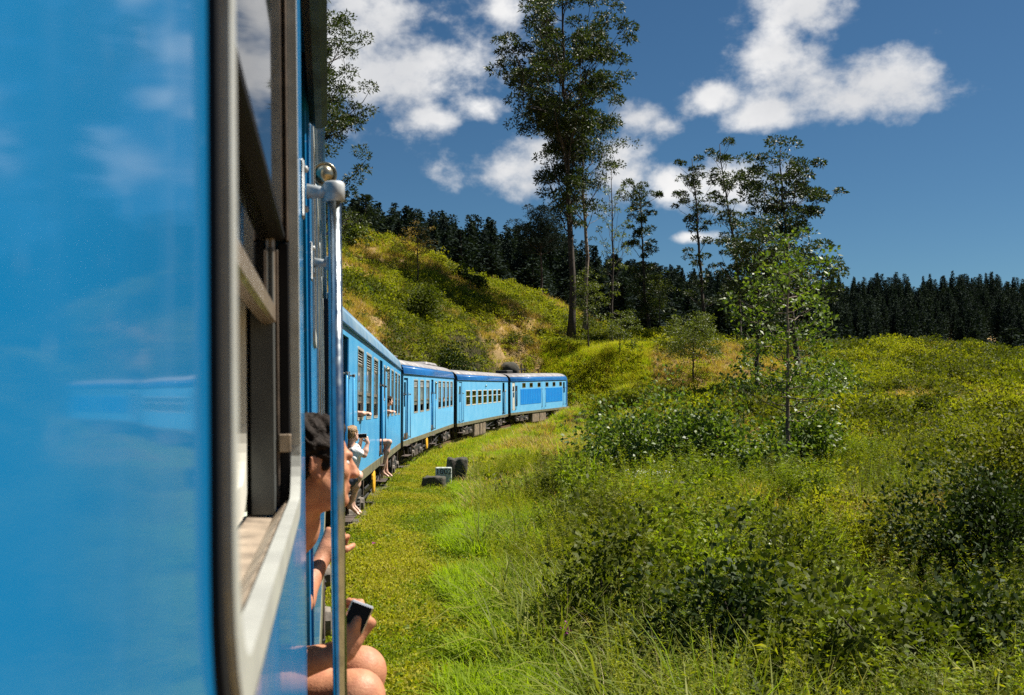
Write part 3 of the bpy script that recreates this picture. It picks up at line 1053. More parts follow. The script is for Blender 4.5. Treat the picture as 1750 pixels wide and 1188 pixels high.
def coach(name, idx, label, wins, doors, narrow, disc, lamp_u, near=False, u_from=0.0, roofm='roofgrey', bandm='deepblue', closed=False, only_front=False, paint='paleblue'):
    m_, L = CARS[idx]
    root = empty('passenger_coach', mat=m_)
    tag(root, label, 'train coach', 'coaches of the blue train')
    ops = []
    if not only_front:
        wins = [w_ for w_ in wins if w_[1] > u_from]; doors = [d_ for d_ in doors if d_[1] > u_from]
    for (a, b) in wins:
        ops.append((a + .012, b - .012, 1.866, 3.155, .08) if near else (a + .02, b - .02, 1.895, 3.15, .05))
    for (a, b) in doors:
        ops.append((a, b, W0 + .012, 3.20, .03))
    if narrow:
        ops.append((narrow[0], narrow[1], 2.30, 3.12, .04))
    body(root, L, ops, M[roofm], M[bandm], u_from=u_from, near=near, paint=paint)
    for (a, b) in wins:
        opening_window(root, a, b, near and a < 8)
    if narrow:
        f = MB(); f.ring(narrow[0] - .02, narrow[1] + .02, 2.28, 3.14, .05, .05, .009, -.05, 4)
        wn = f.build('narrow_window', M['alu'], root)
        p = MB(); p.add([(-.03, narrow[0], 2.30), (-.03, narrow[1], 2.30), (-.03, narrow[1], 3.12), (-.03, narrow[0], 3.12)], [(0, 1, 2, 3)])
        p.build('pane', M['glass'], wn)
    for i, (a, b) in enumerate(doors):
        j = MB()
        j.mi = 0
        j.bbox((-.10, a + .004, 1.2), (-.008, a + .035, 3.18), .004); j.bbox((-.10, b - .035, 1.2), (-.008, b - .004, 3.18), .004)
        j.mi = 1
        j.bbox((-.13, a + .006, 1.2), (-.102, a + .05, 3.18), .004); j.bbox((-.13, b - .05, 1.2), (-.102, b - .006, 3.18), .004)
        j.bbox((-.9, a + .005, 1.0), (-.005, b - .005, 1.2), .004)
        j.build('door_frame', [M['blue'], M['wood']], root)
        if closed:
            d_ = MB()
            d_.plate(a + .04, b - .04, 1.21, 3.17, (a + .2, b - .2, 2.15, 3.05), .04, -.05, -.09, 3)
            do = d_.build('door', M['deepblue'] if i else M['paleblue'], root)
            p = MB(); p.add([(-.07, a + .18, 2.13), (-.07, b - .18, 2.13), (-.07, b - .18, 3.07), (-.07, a + .18, 3.07)], [(0, 1, 2, 3)])
            p.build('pane', M['glass'], do)
            h = MB(); h.tube([(-.05, b - .12, 2.0), (-.02, b - .12, 2.0), (-.02, b - .2, 2.0)], .012, 6); h.build('handle', M['steel'], do)
        elif near:
            d_ = MB()   # the door stands open, folded back inside the vestibule
            d_.bbox((-.86, b - .085, 1.21), (-.14, b - .055, 3.15), .006)
            d_.build('door', M['cream'], root)
        handrail(root, a - .08, 1.05, 2.53 + (.0 if near else .08), near=near)
        handrail(root, b + .10, 1.05, 2.53 + (.0 if near else .08), near=near)
        steps(root, a, b)
    if near:
        h = MB(); h.bbox((.0, doors[0][0] - .03, 3.02), (.062, doors[0][1] + .25, 3.235), .02)
        h.build('door_hood', M['navy'], root)
    side_lamp(root, lamp_u, 3.04, near)
    y = MB(); y.lathe([(-.04, .05), (-.03, .25), (0, .255), (.02, .22), (.03, .05)], (-.02, disc, .52), (1, 0, 0), 18)
    y.build('yellow_disc', M['yellow'], root, smooth=False)
    for uc in ((3.6, L - 3.4) if not near else (L - 3.4,)):
        bogie(root, uc)
    under_gear(root, L, disc)
    end_gear(root, L, 1)
    if idx > 1:
        end_gear(root, 0, -1)
    return root


W2 = [(3.68, 4.90), (5.55, 6.77), (7.44, 8.66), (12.02, 13.16), (13.90, 15.04), (15.78, 16.94), (17.62, 18.70)]
W3 = [(2.60, 3.72), (4.38, 5.50), (6.22, 7.32), (10.50, 11.64), (12.26, 13.38), (13.98, 15.10), (15.74, 16.88)]
near_w = [(7.462, 8.64)] + W2[3:]
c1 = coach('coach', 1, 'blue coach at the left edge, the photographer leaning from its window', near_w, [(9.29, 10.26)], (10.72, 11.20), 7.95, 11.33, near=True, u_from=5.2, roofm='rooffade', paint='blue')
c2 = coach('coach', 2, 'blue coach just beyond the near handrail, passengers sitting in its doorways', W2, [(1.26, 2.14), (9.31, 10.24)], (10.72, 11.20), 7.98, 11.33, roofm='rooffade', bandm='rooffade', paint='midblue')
c3 = coach('coach', 3, 'third blue coach with louvred windows and closed doors, pale roof vents on top', W3, [(.14, 1.12), (7.93, 8.72)], (9.3, 9.8), 6.67, 9.38, closed=True)
v_ = MB()
for u in (1.6, 3.2):
    v_ = MB(); v_.lathe([(0, .26), (.12, .26), (.16, .30), (.20, .12)], (-1.0, u, 3.90), (0, 0, 1), 12)
    v_.build('roof_vent', M['roofgrey'], c3)
v_ = MB(); v_.bbox((-2.1, 12.6, 3.88), (-.75, 16.6, 4.10), .12); v_.build('roof_box', M['roofgrey'], c3)

# ---- coach with seven square windows
m_, L4 = CARS[4]
c4 = tag(empty('passenger_coach', mat=m_), 'blue coach with seven square cream framed windows in a row', 'train coach', 'coaches of the blue train')
W4 = [(2.46 + 1.905 * k, 3.80 + 1.905 * k) for k in range(7)]
ops = [(a + .03, b - .03, 1.91, 2.74, .06) for a, b in W4] + [(.44, 1.34, W0 + .012, 3.24, .03), (16.02, 17.0, W0 + .012, 3.24, .03)]
body(c4, L4, ops, M['roofgrey'], M['deepblue'])
for a, b in W4:
    square_window(c4, a, b)
d_ = MB(); d_.plate(.47, 1.31, 1.0, 3.22, (.65, 1.13, 2.1, 3.0), .04, -.03, -.07, 3)
do = d_.build('door', M['paleblue'], c4)
p = MB(); p.add([(-.05, .63, 2.08), (-.05, 1.15, 2.08), (-.05, 1.15, 3.02), (-.05, .63, 3.02)], [(0, 1, 2, 3)]); p.build('pane', M['glass'], do)
for u in (.36, 1.44, 15.93, 17.1):
    handrail(c4, u, 1.05, 2.6)
y = MB(); y.bbox((.002, 17.35, 1.75), (.008, 17.6, 2.75), .002); y.build('notice_strip', M['yellow'], c4)
side_lamp(c4, 9.0, 3.0)
steps(c4, .44, 1.34); steps(c4, 16.02, 17.0)
for uc in (3.0, L4 - 3.0):
    bogie(c4, uc)
tk = MB()
for a, b in ((5.5, 7.1), (7.4, 8.25), (8.35, 9.4)):
    tk.bbox((-.7, a, -.05), (-.06, b, .74), .03)
    tk.bbox((-.055, a + .06, .02), (-.045, b - .06, .68), .004)
tk.build('equipment_box', M['tank'], c4)
under_gear(c4, L4, 7.4)
end_gear(c4, L4, 1); end_gear(c4, 0, -1)

# ---- the locomotive at the head
m_, L5 = CARS[5]
L5 = 15.0
lo = tag(empty('locomotive', mat=m_), 'blue locomotive leading the train, darker blue mesh panels and six small windows', 'locomotive')
sm = [(2.66, 3.42), (4.42, 5.18), (6.42, 7.18), (8.50, 9.26), (10.46, 11.22), (12.38, 13.10)]
ops = [(a, b, 2.84, 3.18, .05) for a, b in sm] + [(.36, .98, W0 + .15, 3.24, .04), (13.5, 14.0, 2.2, 3.15, .04)]
body(lo, L5 - .6, ops, M['roofgrey'], M['deepblue'])
for a, b in sm:
    f = MB(); f.ring(a - .02, b + .02, 2.82, 3.20, .06, .05, .009, -.04, 4); wn = f.build('window', M['sash'], lo)
    p = MB(); p.add([(-.03, a, 2.84), (-.03, b, 2.84), (-.03, b, 3.18), (-.03, a, 3.18)], [(0, 1, 2, 3)]); p.build('pane', M['greenglass'], wn)
for a, b in ((2.2, 7.26), (8.5, 13.22)):
    g = MB(); g.bbox((.002, a, 1.50), (.012, b, 2.71), .003)
    go = g.build('mesh_panel', M['panelblue'], lo)
    for k in range(int((b - a) / .42)):
        if k == 0:
            rb = MB(); rb.bbox((.012, -.012, 1.53), (.020, .012, 2.68), .002); ro = rb.build('rib', M['panelblue'], go)
        else:
            ro = link('rib', ro.data, go)
        ro.location = (0, a + .3 + .42 * k, 0)
d_ = MB(); d_.plate(.38, .96, W0 + .17, 3.22, (.52, .82, 2.1, 2.95), .03, -.02, -.06, 3); d_.bbox((-.02, .52, 2.5), (-.01, .82, 2.56), .003)
do = d_.build('cab_door', M['cream'], lo)
p = MB(); p.add([(-.04, .5, 2.08), (-.04, .84, 2.08), (-.04, .84, 2.97), (-.04, .5, 2.97)], [(0, 1, 2, 3)]); p.build('pane', M['glass'], do)
dk = MB(); dk.bbox((.0, 1.06, 1.45), (.03, 1.46, 3.0), .01); dk.build('grille', M['navy'], lo)
for u in (.28, 1.02, 7.45, 8.33, 13.42, 14.1):
    handrail(lo, u, 1.2, 2.65)
md = MB(); md.bbox((.0, 7.5, 1.05), (.010, 8.28, 3.25), .003); md.build('service_door', M['paleblue'], lo)
cd = MB(); cd.bbox((-.03, 13.48, 1.1), (-.01, 14.02, 2.2), .004); cd.build('cab_door', M['paleblue'], lo)
# rounded nose
ns = MB()
pr = [(0, W0)] + [(0, 2.0)] + roof_profile() + [(-WID, 2.0), (-WID, W0)]
rows = []
for k in range(7):
    t = k / 6 * math.pi / 2
    sc = 1 - .22 * (1 - math.cos(t)); du = .95 * math.sin(t)
    for (a, w_) in pr:
        rows.append((-WID / 2 + (a + WID / 2) * sc, L5 - .6 + du, W0 + (w_ - W0) * (1 - .16 * (1 - math.cos(t)))))
n = len(pr)
ns.add(rows, [(r * n + k, r * n + k + 1, (r + 1) * n + k + 1, (r + 1) * n + k) for r in range(6) for k in range(n - 1)] + [tuple(range(6 * n, 7 * n))])
ns.build('nose', M['deepblue'], lo, smooth=True)
sk = MB(); sk.bbox((-WID, L5 - .7, .55), (.02, L5 + .45, .93), .05); sk.build('buffer_beam', M['olive'], lo)
for uc in (2.6, L5 - 2.6):
    bogie(lo, uc)
tk = MB(); tk.bbox((-.75, 5.2, -.02), (-.05, 7.0, .74), .04); tk.bbox((-.75, 7.1, -.02), (-.05, 8.7, .74), .04); tk.build('fuel_tank', M['tank'], lo)
ex = MB(); ex.bbox((-1.9, 1.7, 3.88), (-.9, 3.0, 4.20), .05); ex.build('exhaust_box', M['black'], lo)
an = MB(); an.tube([(-1.3, 6.1, 3.85), (-1.3, 6.1, 4.75)], .06, 6); an.tube([(-1.3, 5.5, 4.3), (-1.3, 7.2, 4.3)], .04, 5); an.tube([(-1.3, 7.0, 3.85), (-1.3, 7.0, 4.6)], .04, 5); an.build('horn_mast', M['black'], lo)
under_gear(lo, L5, 7)
end_gear(lo, 0, -1)

# ------------------------------------------------------------------ people: smooth unions of limbs turned into one surface


def rcone(a, b, ra, rb, k=.02):
    return ('c', np.array(a, float), np.array(b, float), ra, rb, k)


def ell(c, r, axes=None, k=.02):
    return ('e', np.array(c, float), np.array(r, float), np.eye(3) if axes is None else np.array(axes, float), k)


def sdf_surface(prims, res):
    lo = np.full(3, 1e9); hi = -lo
    for p in prims:
        if p[0] == 'c':
            r = max(p[3], p[4])
            lo = np.minimum(lo, np.minimum(p[1], p[2]) - r); hi = np.maximum(hi, np.maximum(p[1], p[2]) + r)
        else:
            r = p[2].max()
            lo = np.minimum(lo, p[1] - r); hi = np.maximum(hi, p[1] + r)
    lo -= 3 * res; hi += 3 * res
    n = np.ceil((hi - lo) / res).astype(int) + 1
    D = np.full(n, .5, np.float32)
    ax = [(lo[i] + res * np.arange(n[i])).astype(np.float32) for i in range(3)]
    for p in prims:
        if p[0] == 'c':
            r = max(p[3], p[4]); k = p[5]
            b0, b1 = np.minimum(p[1], p[2]) - r, np.maximum(p[1], p[2]) + r
        else:
            r = p[2].max(); k = p[4]
            b0, b1 = p[1] - r, p[1] + r
        mg = k + 3 * res
        i0 = np.maximum(np.floor((b0 - mg - lo) / res).astype(int), 0)
        i1 = np.minimum(np.ceil((b1 + mg - lo) / res).astype(int) + 1, n)
        X = ax[0][i0[0]:i1[0], None, None]; Y = ax[1][None, i0[1]:i1[1], None]; Z = ax[2][None, None, i0[2]:i1[2]]
        if p[0] == 'c':
            a, b, ra, rb = p[1], p[2], p[3], p[4]
            d = b - a
            L2 = max(d @ d, 1e-9)
            t = np.clip(((X - a[0]) * d[0] + (Y - a[1]) * d[1] + (Z - a[2]) * d[2]) / L2, 0, 1)
            dist = np.sqrt((X - a[0] - t * d[0]) ** 2 + (Y - a[1] - t * d[1]) ** 2 + (Z - a[2] - t * d[2]) ** 2) - (ra + (rb - ra) * t)
        else:
            c, rr, A_ = p[1], p[2], p[3]
            q = 0; g = 0
            for i in range(3):
                l_ = (X - c[0]) * A_[i][0] + (Y - c[1]) * A_[i][1] + (Z - c[2]) * A_[i][2]
                q = q + (l_ / rr[i]) ** 2; g = g + (l_ / rr[i] ** 2) ** 2
            q = np.sqrt(q); dist = q * (q - 1) / (np.sqrt(g) + 1e-6)
        sl_ = (slice(i0[0], i1[0]), slice(i0[1], i1[1]), slice(i0[2], i1[2]))
        o = D[sl_]
        h = np.clip(.5 + .5 * (o - dist) / k, 0, 1)
        D[sl_] = o * (1 - h) + dist * h - k * h * (1 - h)
    S = D < 0
    c = [S[i:n[0] - 1 + i, j:n[1] - 1 + j, k:n[2] - 1 + k] for i in (0, 1) for j in (0, 1) for k in (0, 1)]
    tot = sum(x.astype(np.int8) for x in c)
    act = (tot > 0) & (tot < 8)
    I = np.argwhere(act)
    idx = np.full(act.shape, -1, np.int32)
    idx[act] = np.arange(len(I))
    P = np.zeros((len(I), 3)); W_ = np.zeros(len(I))
    cs = [(i, j, k) for i in (0, 1) for j in (0, 1) for k in (0, 1)]
    for a in range(8):
        for b in range(a + 1, 8):
            if sum(abs(x - y) for x, y in zip(cs[a], cs[b])) != 1:
                continue
            da = D[I[:, 0] + cs[a][0], I[:, 1] + cs[a][1], I[:, 2] + cs[a][2]]
            db = D[I[:, 0] + cs[b][0], I[:, 1] + cs[b][1], I[:, 2] + cs[b][2]]
            s_ = (da < 0) != (db < 0)
            t = np.where(s_, da / np.where(s_, da - db, 1), 0)
            pt = np.array(cs[a]) + t[:, None] * (np.array(cs[b]) - np.array(cs[a]))
            P += pt * s_[:, None]; W_ += s_
    V_ = lo + res * (I + P / W_[:, None])
    Qs = []
    for ax_ in range(3):
        o1, o2 = [(1, 2), (2, 0), (0, 1)][ax_]
        e = np.zeros(3, int); e[ax_] = 1
        A_ = S[:-1 if ax_ == 0 else None, :-1 if ax_ == 1 else None, :-1 if ax_ == 2 else None]
        B_ = S[1 if ax_ == 0 else 0:, 1 if ax_ == 1 else 0:, 1 if ax_ == 2 else 0:]
        ch = np.argwhere(A_ != B_)
        u = np.zeros(3, int); u[o1] = 1
        v = np.zeros(3, int); v[o2] = 1
        q = np.stack([idx[tuple((ch - o).T)] for o in (u + v, v, 0 * u, u)], 1)
        fl = A_[tuple(ch.T)]
        q[~fl] = q[~fl][:, ::-1]
        Qs.append(q)
    return V_, np.concatenate(Qs)


def skin_part(name, prims, res, m, parent, base, disp=0, dscale=40, seed=0, smooth_it=1):
    V_, Q_ = sdf_surface(prims, res)
    # one pass of smoothing
    for _ in range(smooth_it):
        acc = np.zeros_like(V_); cnt = np.zeros(len(V_))
        for a, b in ((0, 1), (1, 2), (2, 3), (3, 0)):
            np.add.at(acc, Q_[:, a], V_[Q_[:, b]]); np.add.at(cnt, Q_[:, a], 1)
            np.add.at(acc, Q_[:, b], V_[Q_[:, a]]); np.add.at(cnt, Q_[:, b], 1)
        V_ = .5 * V_ + .5 * acc / cnt[:, None]
    if disp:
        fn = unit(np.cross(V_[Q_[:, 2]] - V_[Q_[:, 0]], V_[Q_[:, 3]] - V_[Q_[:, 1]]))
        nn = np.zeros_like(V_)
        for k in range(4):
            np.add.at(nn, Q_[:, k], fn)
        nn = unit(nn)
        nz = vnoise(V_[:, 0] * dscale + V_[:, 2] * dscale * .9, V_[:, 1] * dscale - V_[:, 2] * dscale * .7, seed) - .45
        V_ = V_ + nn * (nz * disp)[:, None]
    me_ = fast_mesh(name, V_ - base, Q_, m, smooth=True)
    return link(name, me_, parent)


def head_frame(fwd, up=(0, 0, 1)):
    f = unit(fwd)
    l = unit(np.cross(up, f))
    u = np.cross(f, l)
    return f, l, u


def head_prims(c, fwd, s=1.0, detail=True):
    f, l, u = head_frame(fwd)
    A_ = np.array([f, l, u])
    p = lambda a, b, d: c + s * (a * f + b * l + d * u)
    out = [ell(p(-.018, 0, .032), s * np.array([.098, .076, .088]), A_, .02), ell(p(.018, 0, -.03), s * np.array([.070, .062, .086]), A_, .025),
           rcone(p(.035, .03, -.078), p(.035, -.03, -.078), .030 * s, .030 * s, .03), ell(p(.070, 0, -.094), s * np.array([.022, .022, .020]), A_, .02)]
    for sd_ in (-1, 1):
        out += [rcone(p(-.01, .058 * sd_, -.03), p(.04, .040 * sd_, -.075), .016 * s, .016 * s, .025)]
    if detail:
        out += [rcone(p(.083, 0, .022), p(.104, 0, -.018), .009 * s, .014 * s, .014), ell(p(.100, 0, -.024), s * np.array([.018, .016, .010]), A_, .008),
                rcone(p(.080, .030, .030), p(.080, -.030, .030), .011 * s, .011 * s, .012),
                ell(p(.082, 0, -.052), s * np.array([.013, .024, .007]), A_, .006), ell(p(.081, 0, -.064), s * np.array([.013, .021, .008]), A_, .006)]
        for sd_ in (-1, 1):
            out += [ell(p(.055, .040 * sd_, -.012), s * np.array([.022, .020, .018]), A_, .02), ell(p(.102, .012 * sd_, -.023), s * np.array([.009, .008, .008]), A_, .006),
                    ell(p(-.022, .077 * sd_, .004), s * np.array([.019, .009, .030]), A_, .006), ell(p(-.014, .078 * sd_, -.022), s * np.array([.011, .008, .013]), A_, .006),
                    rcone(p(-.034, .084 * sd_, .026), p(-.036, .085 * sd_, -.006), .006 * s, .005 * s, .005)]
    return out


def hand_prims(wrist, direc, palm, curl=.6, thumb=1, s=1.0, spread=.1):
    """direc: wrist to knuckles; palm: the way the palm faces; thumb: side of the thumb"""
    d = unit(direc); n = unit(np.asarray(palm, float) - (np.asarray(palm) @ d) * d); a = np.cross(d, n) * thumb
    w_ = np.asarray(wrist, float)
    out = [rcone(w_, w_ + .03 * d * s, .025 * s, .026 * s, .02)]
    for i, x in enumerate((.030, .010, -.010, -.029)):
        out.append(rcone(w_ + s * (.025 * d + .55 * x * a), w_ + s * (.088 * d + x * a), .015 * s, .0125 * s, .014))
    for i, (x, Ls, r) in enumerate(((.031, .90, .0088), (.010, 1.0, .009), (-.011, .94, .0086), (-.031, .74, .0076))):
        q = w_ + s * ((.090 - .004 * abs(i - 1)) * d + x * a)
        ang = 0
        for seg_, (ln, rr) in enumerate(((.042, 1), (.027, .93), (.021, .85))):
            ang += curl * (1.0, 1.25, .8)[seg_] + .06 * i
            dd = math.cos(ang) * d + math.sin(ang) * n + spread * x * 20 * a * math.cos(ang) * .1
            q2 = q + s * Ls * ln * unit(dd)
            out.append(rcone(q, q2, r * rr * s, r * rr * .92 * s, .005))
            q = q2
    q = w_ + s * (.028 * d + .026 * a + .004 * n)
    t1 = q + s * .042 * unit(.65 * d + .62 * a + .35 * n)
    t2 = t1 + s * .032 * unit(.75 * d + .15 * a + (.35 + .5 * curl) * n)
    t3 = t2 + s * .024 * unit(.6 * d - .2 * a + (.4 + .6 * curl) * n)
    out += [rcone(q, t1, .015 * s, .012 * s, .012), rcone(t1, t2, .0115 * s, .010 * s, .005), rcone(t2, t3, .010 * s, .0085 * s, .005)]
    return out


def foot_prims(ankle, direc, s=1.0):
    d = unit(direc); a_ = np.asarray(ankle, float)
    side = unit(np.cross(d, [0, 0, 1]))
    out = [rcone(a_, a_ + s * (-.035 * d + np.array([0, 0, -.055])), .036 * s, .032 * s, .03), rcone(a_ + s * np.array([0, 0, -.03]), a_ + s * (.13 * d + np.array([0, 0, -.075])), .036 * s, .024 * s, .03)]
    for i, x in enumerate((-.030, -.014, .002, .017, .031)):
        k = a_ + s * (.12 * d + x * side + np.array([0, 0, -.078]))
        out.append(rcone(k, k + s * (.045 - .006 * abs(i - 1)) * d, .011 * s, .009 * s, .008))
    return out


def person(label, J, res=.008, skin='skin', hair='darkhair', top=None, bottom=None, s=1.0, hair_style='short', group=None, detail=True):
    base = np.array(J['base'], float)
    root = empty('person', base)
    tag(root, label, 'person', group)
    pr = []
    if 'head' in J:
        f, l, u = head_frame(J['fwd'])
        pr += head_prims(J['head'], J['fwd'], s, detail)
        pr.append(rcone(J['head'] + s * (-.03 * f - .06 * u), J['neck'], .055 * s, .060 * s, .03))
    if 'chest' in J:
        sh = J['shL'] - J['shR']; sdv = unit(sh)
        pr += [rcone(J['shR'] * .8 + J['shL'] * .2, J['shL'] * .8 + J['shR'] * .2, .075 * s, .075 * s, .05), rcone(J['neck'], (J['shL'] + J['shR']) / 2, .062 * s, .08 * s, .05),
               rcone(J['chest'] + sdv * .07 * s, J['pelvis'] + sdv * .06 * s, .105 * s, .10 * s, .07), rcone(J['chest'] - sdv * .07 * s, J['pelvis'] - sdv * .06 * s, .105 * s, .10 * s, .07),
               rcone((J['shL'] + J['shR']) / 2, J['chest'], .10 * s, .11 * s, .06)]
    for sd_ in 'LR':
        if 'el' + sd_ in J:
            S_, e, w_ = J['sh' + sd_], J['el' + sd_], J['wr' + sd_]
            pr += [rcone(S_, e, .054 * s, .040 * s, .03), ell(S_ * .45 + e * .55, np.array([.048, .048, .048]) * s, None, .03),
                   rcone(e, e * .66 + w_ * .34, .040 * s, .042 * s, .02), rcone(e * .66 + w_ * .34, w_, .042 * s, .026 * s, .03)]
            if 'hand' + sd_ in J:
                pr += hand_prims(w_, *J['hand' + sd_], s=s)
        if 'kn' + sd_ in J:
            hp, k, a_ = J['hip' + sd_], J['kn' + sd_], J['an' + sd_]
            pr += [rcone(hp, k, .088 * s, .056 * s, .05), ell(k, np.array([.058, .058, .060]) * s, None, .04), rcone(k, k * .68 + a_ * .32, .052 * s, .056 * s, .03),
                   rcone(k * .68 + a_ * .32, a_, .056 * s, .034 * s, .05)]
            if 'foot' + sd_ in J:
                pr += foot_prims(a_, J['foot' + sd_], s)
    skin_part('body', pr, res, M[skin], root, base)
    if 'head' in J:
        h = J['head']; A_ = np.array([f, l, u])
        p = lambda a, b, d: h + s * (a * f + b * l + d * u)
        hp_ = [ell(p(-.030, 0, .050), s * np.array([.096, .084, .086]), A_, .02), ell(p(-.060, 0, -.005), s * np.array([.058, .074, .072]), A_, .03),
               ell(p(.005, 0, .098), s * np.array([.066, .062, .034]), A_, .02)]
        for sd_ in (-1, 1):
            hp_.append(rcone(p(.012, .068 * sd_, .055), p(.004, .070 * sd_, .0), .018 * s, .010 * s, .02))
        if hair_style == 'bun':
            hp_ += [ell(p(-.105, 0, .085), s * np.array([.042, .045, .042]), A_, .015)]
        skin_part('hair', hp_, min(res, .007), M[hair], root, base, disp=.014 * s if hair_style == 'short' else .008, dscale=95, seed=3, smooth_it=0)
        for sd_ in (-1, 1):
            e = MB(); c_ = p(.068, .032 * sd_, .010) - base
            e.lathe([(-.012, .003), (-.009, .008), (0, .0118), (.009, .008), (.012, .003)], c_, f, 10)
            e.build('eye', M['eye'], root, smooth=True)
    if top and 'chest' in J:
        tp = [rcone(J['shR'] * .8 + J['shL'] * .2, J['shL'] * .8 + J['shR'] * .2, .086 * s, .086 * s, .05),
              rcone(J['chest'] + sdv * .07 * s, J['pelvis'] + sdv * .06 * s, .118 * s, .118 * s, .07), rcone(J['chest'] - sdv * .07 * s, J['pelvis'] - sdv * .06 * s, .118 * s, .118 * s, .07),
              rcone((J['shL'] + J['shR']) / 2, J['chest'], .115 * s, .125 * s, .06)]
        for sd_ in 'LR':
            if 'el' + sd_ in J:
                tp.append(rcone(J['sh' + sd_], J['sh' + sd_] * .45 + J['el' + sd_] * .55, .068 * s, .064 * s, .03))
        skin_part('shirt', tp, max(res, .008), M[top], root, base, disp=.012, dscale=18, seed=5)
    if bottom and 'pelvis' in J:
        bp_ = [ell(J['pelvis'], np.array([.15, .15, .12]) * s, None, .05)]
        for sd_ in 'LR':
            if 'kn' + sd_ in J:
                bp_.append(rcone(J['hip' + sd_], J['hip' + sd_] * .5 + J['kn' + sd_] * .5, .102 * s, .088 * s, .05))
        skin_part('shorts', bp_, max(res, .010), M[bottom], root, base, disp=.012, dscale=16, seed=8)
    return root


def phone(center, up, face, label, w=.067, h=.132, t=.009):
    up = unit(up); n = unit(np.asarray(face) - (np.asarray(face) @ up) * up); r = np.cross(up, n)
    root = empty('mobile_phone', center)
    tag(root, label, 'phone')
    m_ = Matrix((r, up, n)).transposed().to_4x4()
    m_.translation = Vector(center)
    root.matrix_world = m_
    b = MB(); b.bbox((-w / 2, -h / 2, -t / 2), (w / 2, h / 2, t / 2), .0035); b.build('case', M['phonerim'], root)
    f = MB(); f.bbox((-w / 2 + .003, -h / 2 + .003, t / 2 - .002), (w / 2 - .003, h / 2 - .003, t / 2 + .0012), .001); f.build('screen', M['phone'], root)
    f = MB(); f.bbox((-w / 2 + .002, -h / 2 + .002, -t / 2 - .0012), (w / 2 - .002, h / 2 - .002, -t / 2 + .002), .001); f.build('back', M['phone'], root)
    return root


# the man sitting in the near doorway
MP = dict(base=at(470, 1200, 2.75), head=at(541, 796, 2.66), fwd=(.90, .40, -.03), neck=at(500, 905, 2.72), chest=at(405, 985, 2.74), pelvis=at(352, 1148, 2.76),
          shR=at(430, 950, 2.56), shL=at(446, 945, 2.93), elR=at(432, 1158, 2.42), wrR=at(588, 1112, 2.45), elL=at(492, 1068, 3.14), wrL=at(552, 952, 3.36),
          hipR=at(356, 1160, 2.66), hipL=at(356, 1155, 2.86), knR=at(612, 1192, 2.50), knL=at(618, 1148, 2.74), anR=at(590, 1470, 2.50), anL=at(590, 1420, 2.74),
          footR=(1, .1, 0), footL=(1, .1, 0))
MP['handR'] = (at(618, 1068, 2.46) - MP['wrR'], (-.45, .55, .55), .85, 1)
MP['handL'] = (at(577, 905, 3.40) - MP['wrL'], (.15, .75, -.2), 1.15, -1)
person('man with dark wavy hair leaning out of the near doorway behind the handrail', MP, .0052, 'skin', 'darkhair', 'shirt2', 'shorts')
phone(at(607, 1062, 2.44), at(622, 1035, 2.43) - at(600, 1085, 2.45), (.05, -.95, -.25), 'black phone with silver rim held over the bare knees of the near man', .057, .108)

# the woman in the first doorway of the next coach
z = 15.35
WP = dict(base=at(606, 835, z), head=at(603, 742, z), fwd=(.55, .80, .05), neck=at(600.5, 765, z), chest=at(601, 784, z), pelvis=at(597, 822, z),
          shR=at(606, 771, z - .1), shL=at(601, 770, z + .24), elR=at(622.5, 778, z - .05), wrR=at(628.5, 757, z + .02), elL=at(610, 778, z + .4), wrL=at(617, 752, z + .3),
          hipR=at(598, 822, z - .12), hipL=at(598, 822, z + .12), knR=at(612, 814, z - .1), knL=at(613, 812, z + .15), anR=at(599, 862, z - .05), anL=at(602, 860, z + .2),
          footR=(.8, .1, -.45), footL=(.8, .1, -.4))
WP['handR'] = (at(625, 745, z) - WP['wrR'], (-.6, .5, -.1), .8, 1)
WP['handL'] = (at(620, 743, z + .25) - WP['wrL'], (.3, -.5, .2), .8, -1)
person('person with a blonde bun and white shirt in the doorway, holding a phone up', WP, .009, 'skin2', 'fairhair', 'white', 'shorts', hair_style='bun')
phone(at(619.5, 745, z - .04), np.array([1, .3, .05]), (.2, -.95, .1), 'dark phone held up by the person with the blonde bun')


def car_pt(i, v, u, w_):
    return np.array(CARS[i][0] @ Vector((v, u, w_)))


# bare legs hanging from the second doorway of that coach
D2 = dict(base=car_pt(2, -.2, 9.8, 1.2), pelvis=car_pt(2, -.35, 9.8, 1.32), chest=car_pt(2, -.45, 9.8, 1.68), neck=car_pt(2, -.42, 9.8, 1.86), head=car_pt(2, -.38, 9.8, 2.02), fwd=(.9, .4, 0),
          shR=car_pt(2, -.45, 9.62, 1.78), shL=car_pt(2, -.45, 9.98, 1.78), elR=car_pt(2, -.40, 9.55, 1.5), wrR=car_pt(2, -.2, 9.68, 1.40), elL=car_pt(2, -.4, 10.05, 1.5), wrL=car_pt(2, -.2, 9.9, 1.4),
          hipR=car_pt(2, -.33, 9.7, 1.30), hipL=car_pt(2, -.33, 9.9, 1.30), knR=car_pt(2, .20, 9.72, 1.30), knL=car_pt(2, .10, 9.95, 1.30), anR=car_pt(2, .05, 9.75, .62), anL=car_pt(2, .12, 9.97, .62),
          footR=(.95, .3, -.3), footL=(.95, .3, -.35))
person('person deep in a doorway, only bare lower legs and feet hanging out over the step', D2, .011, 'skin2', 'darkhair', 'shorts', 'shorts')


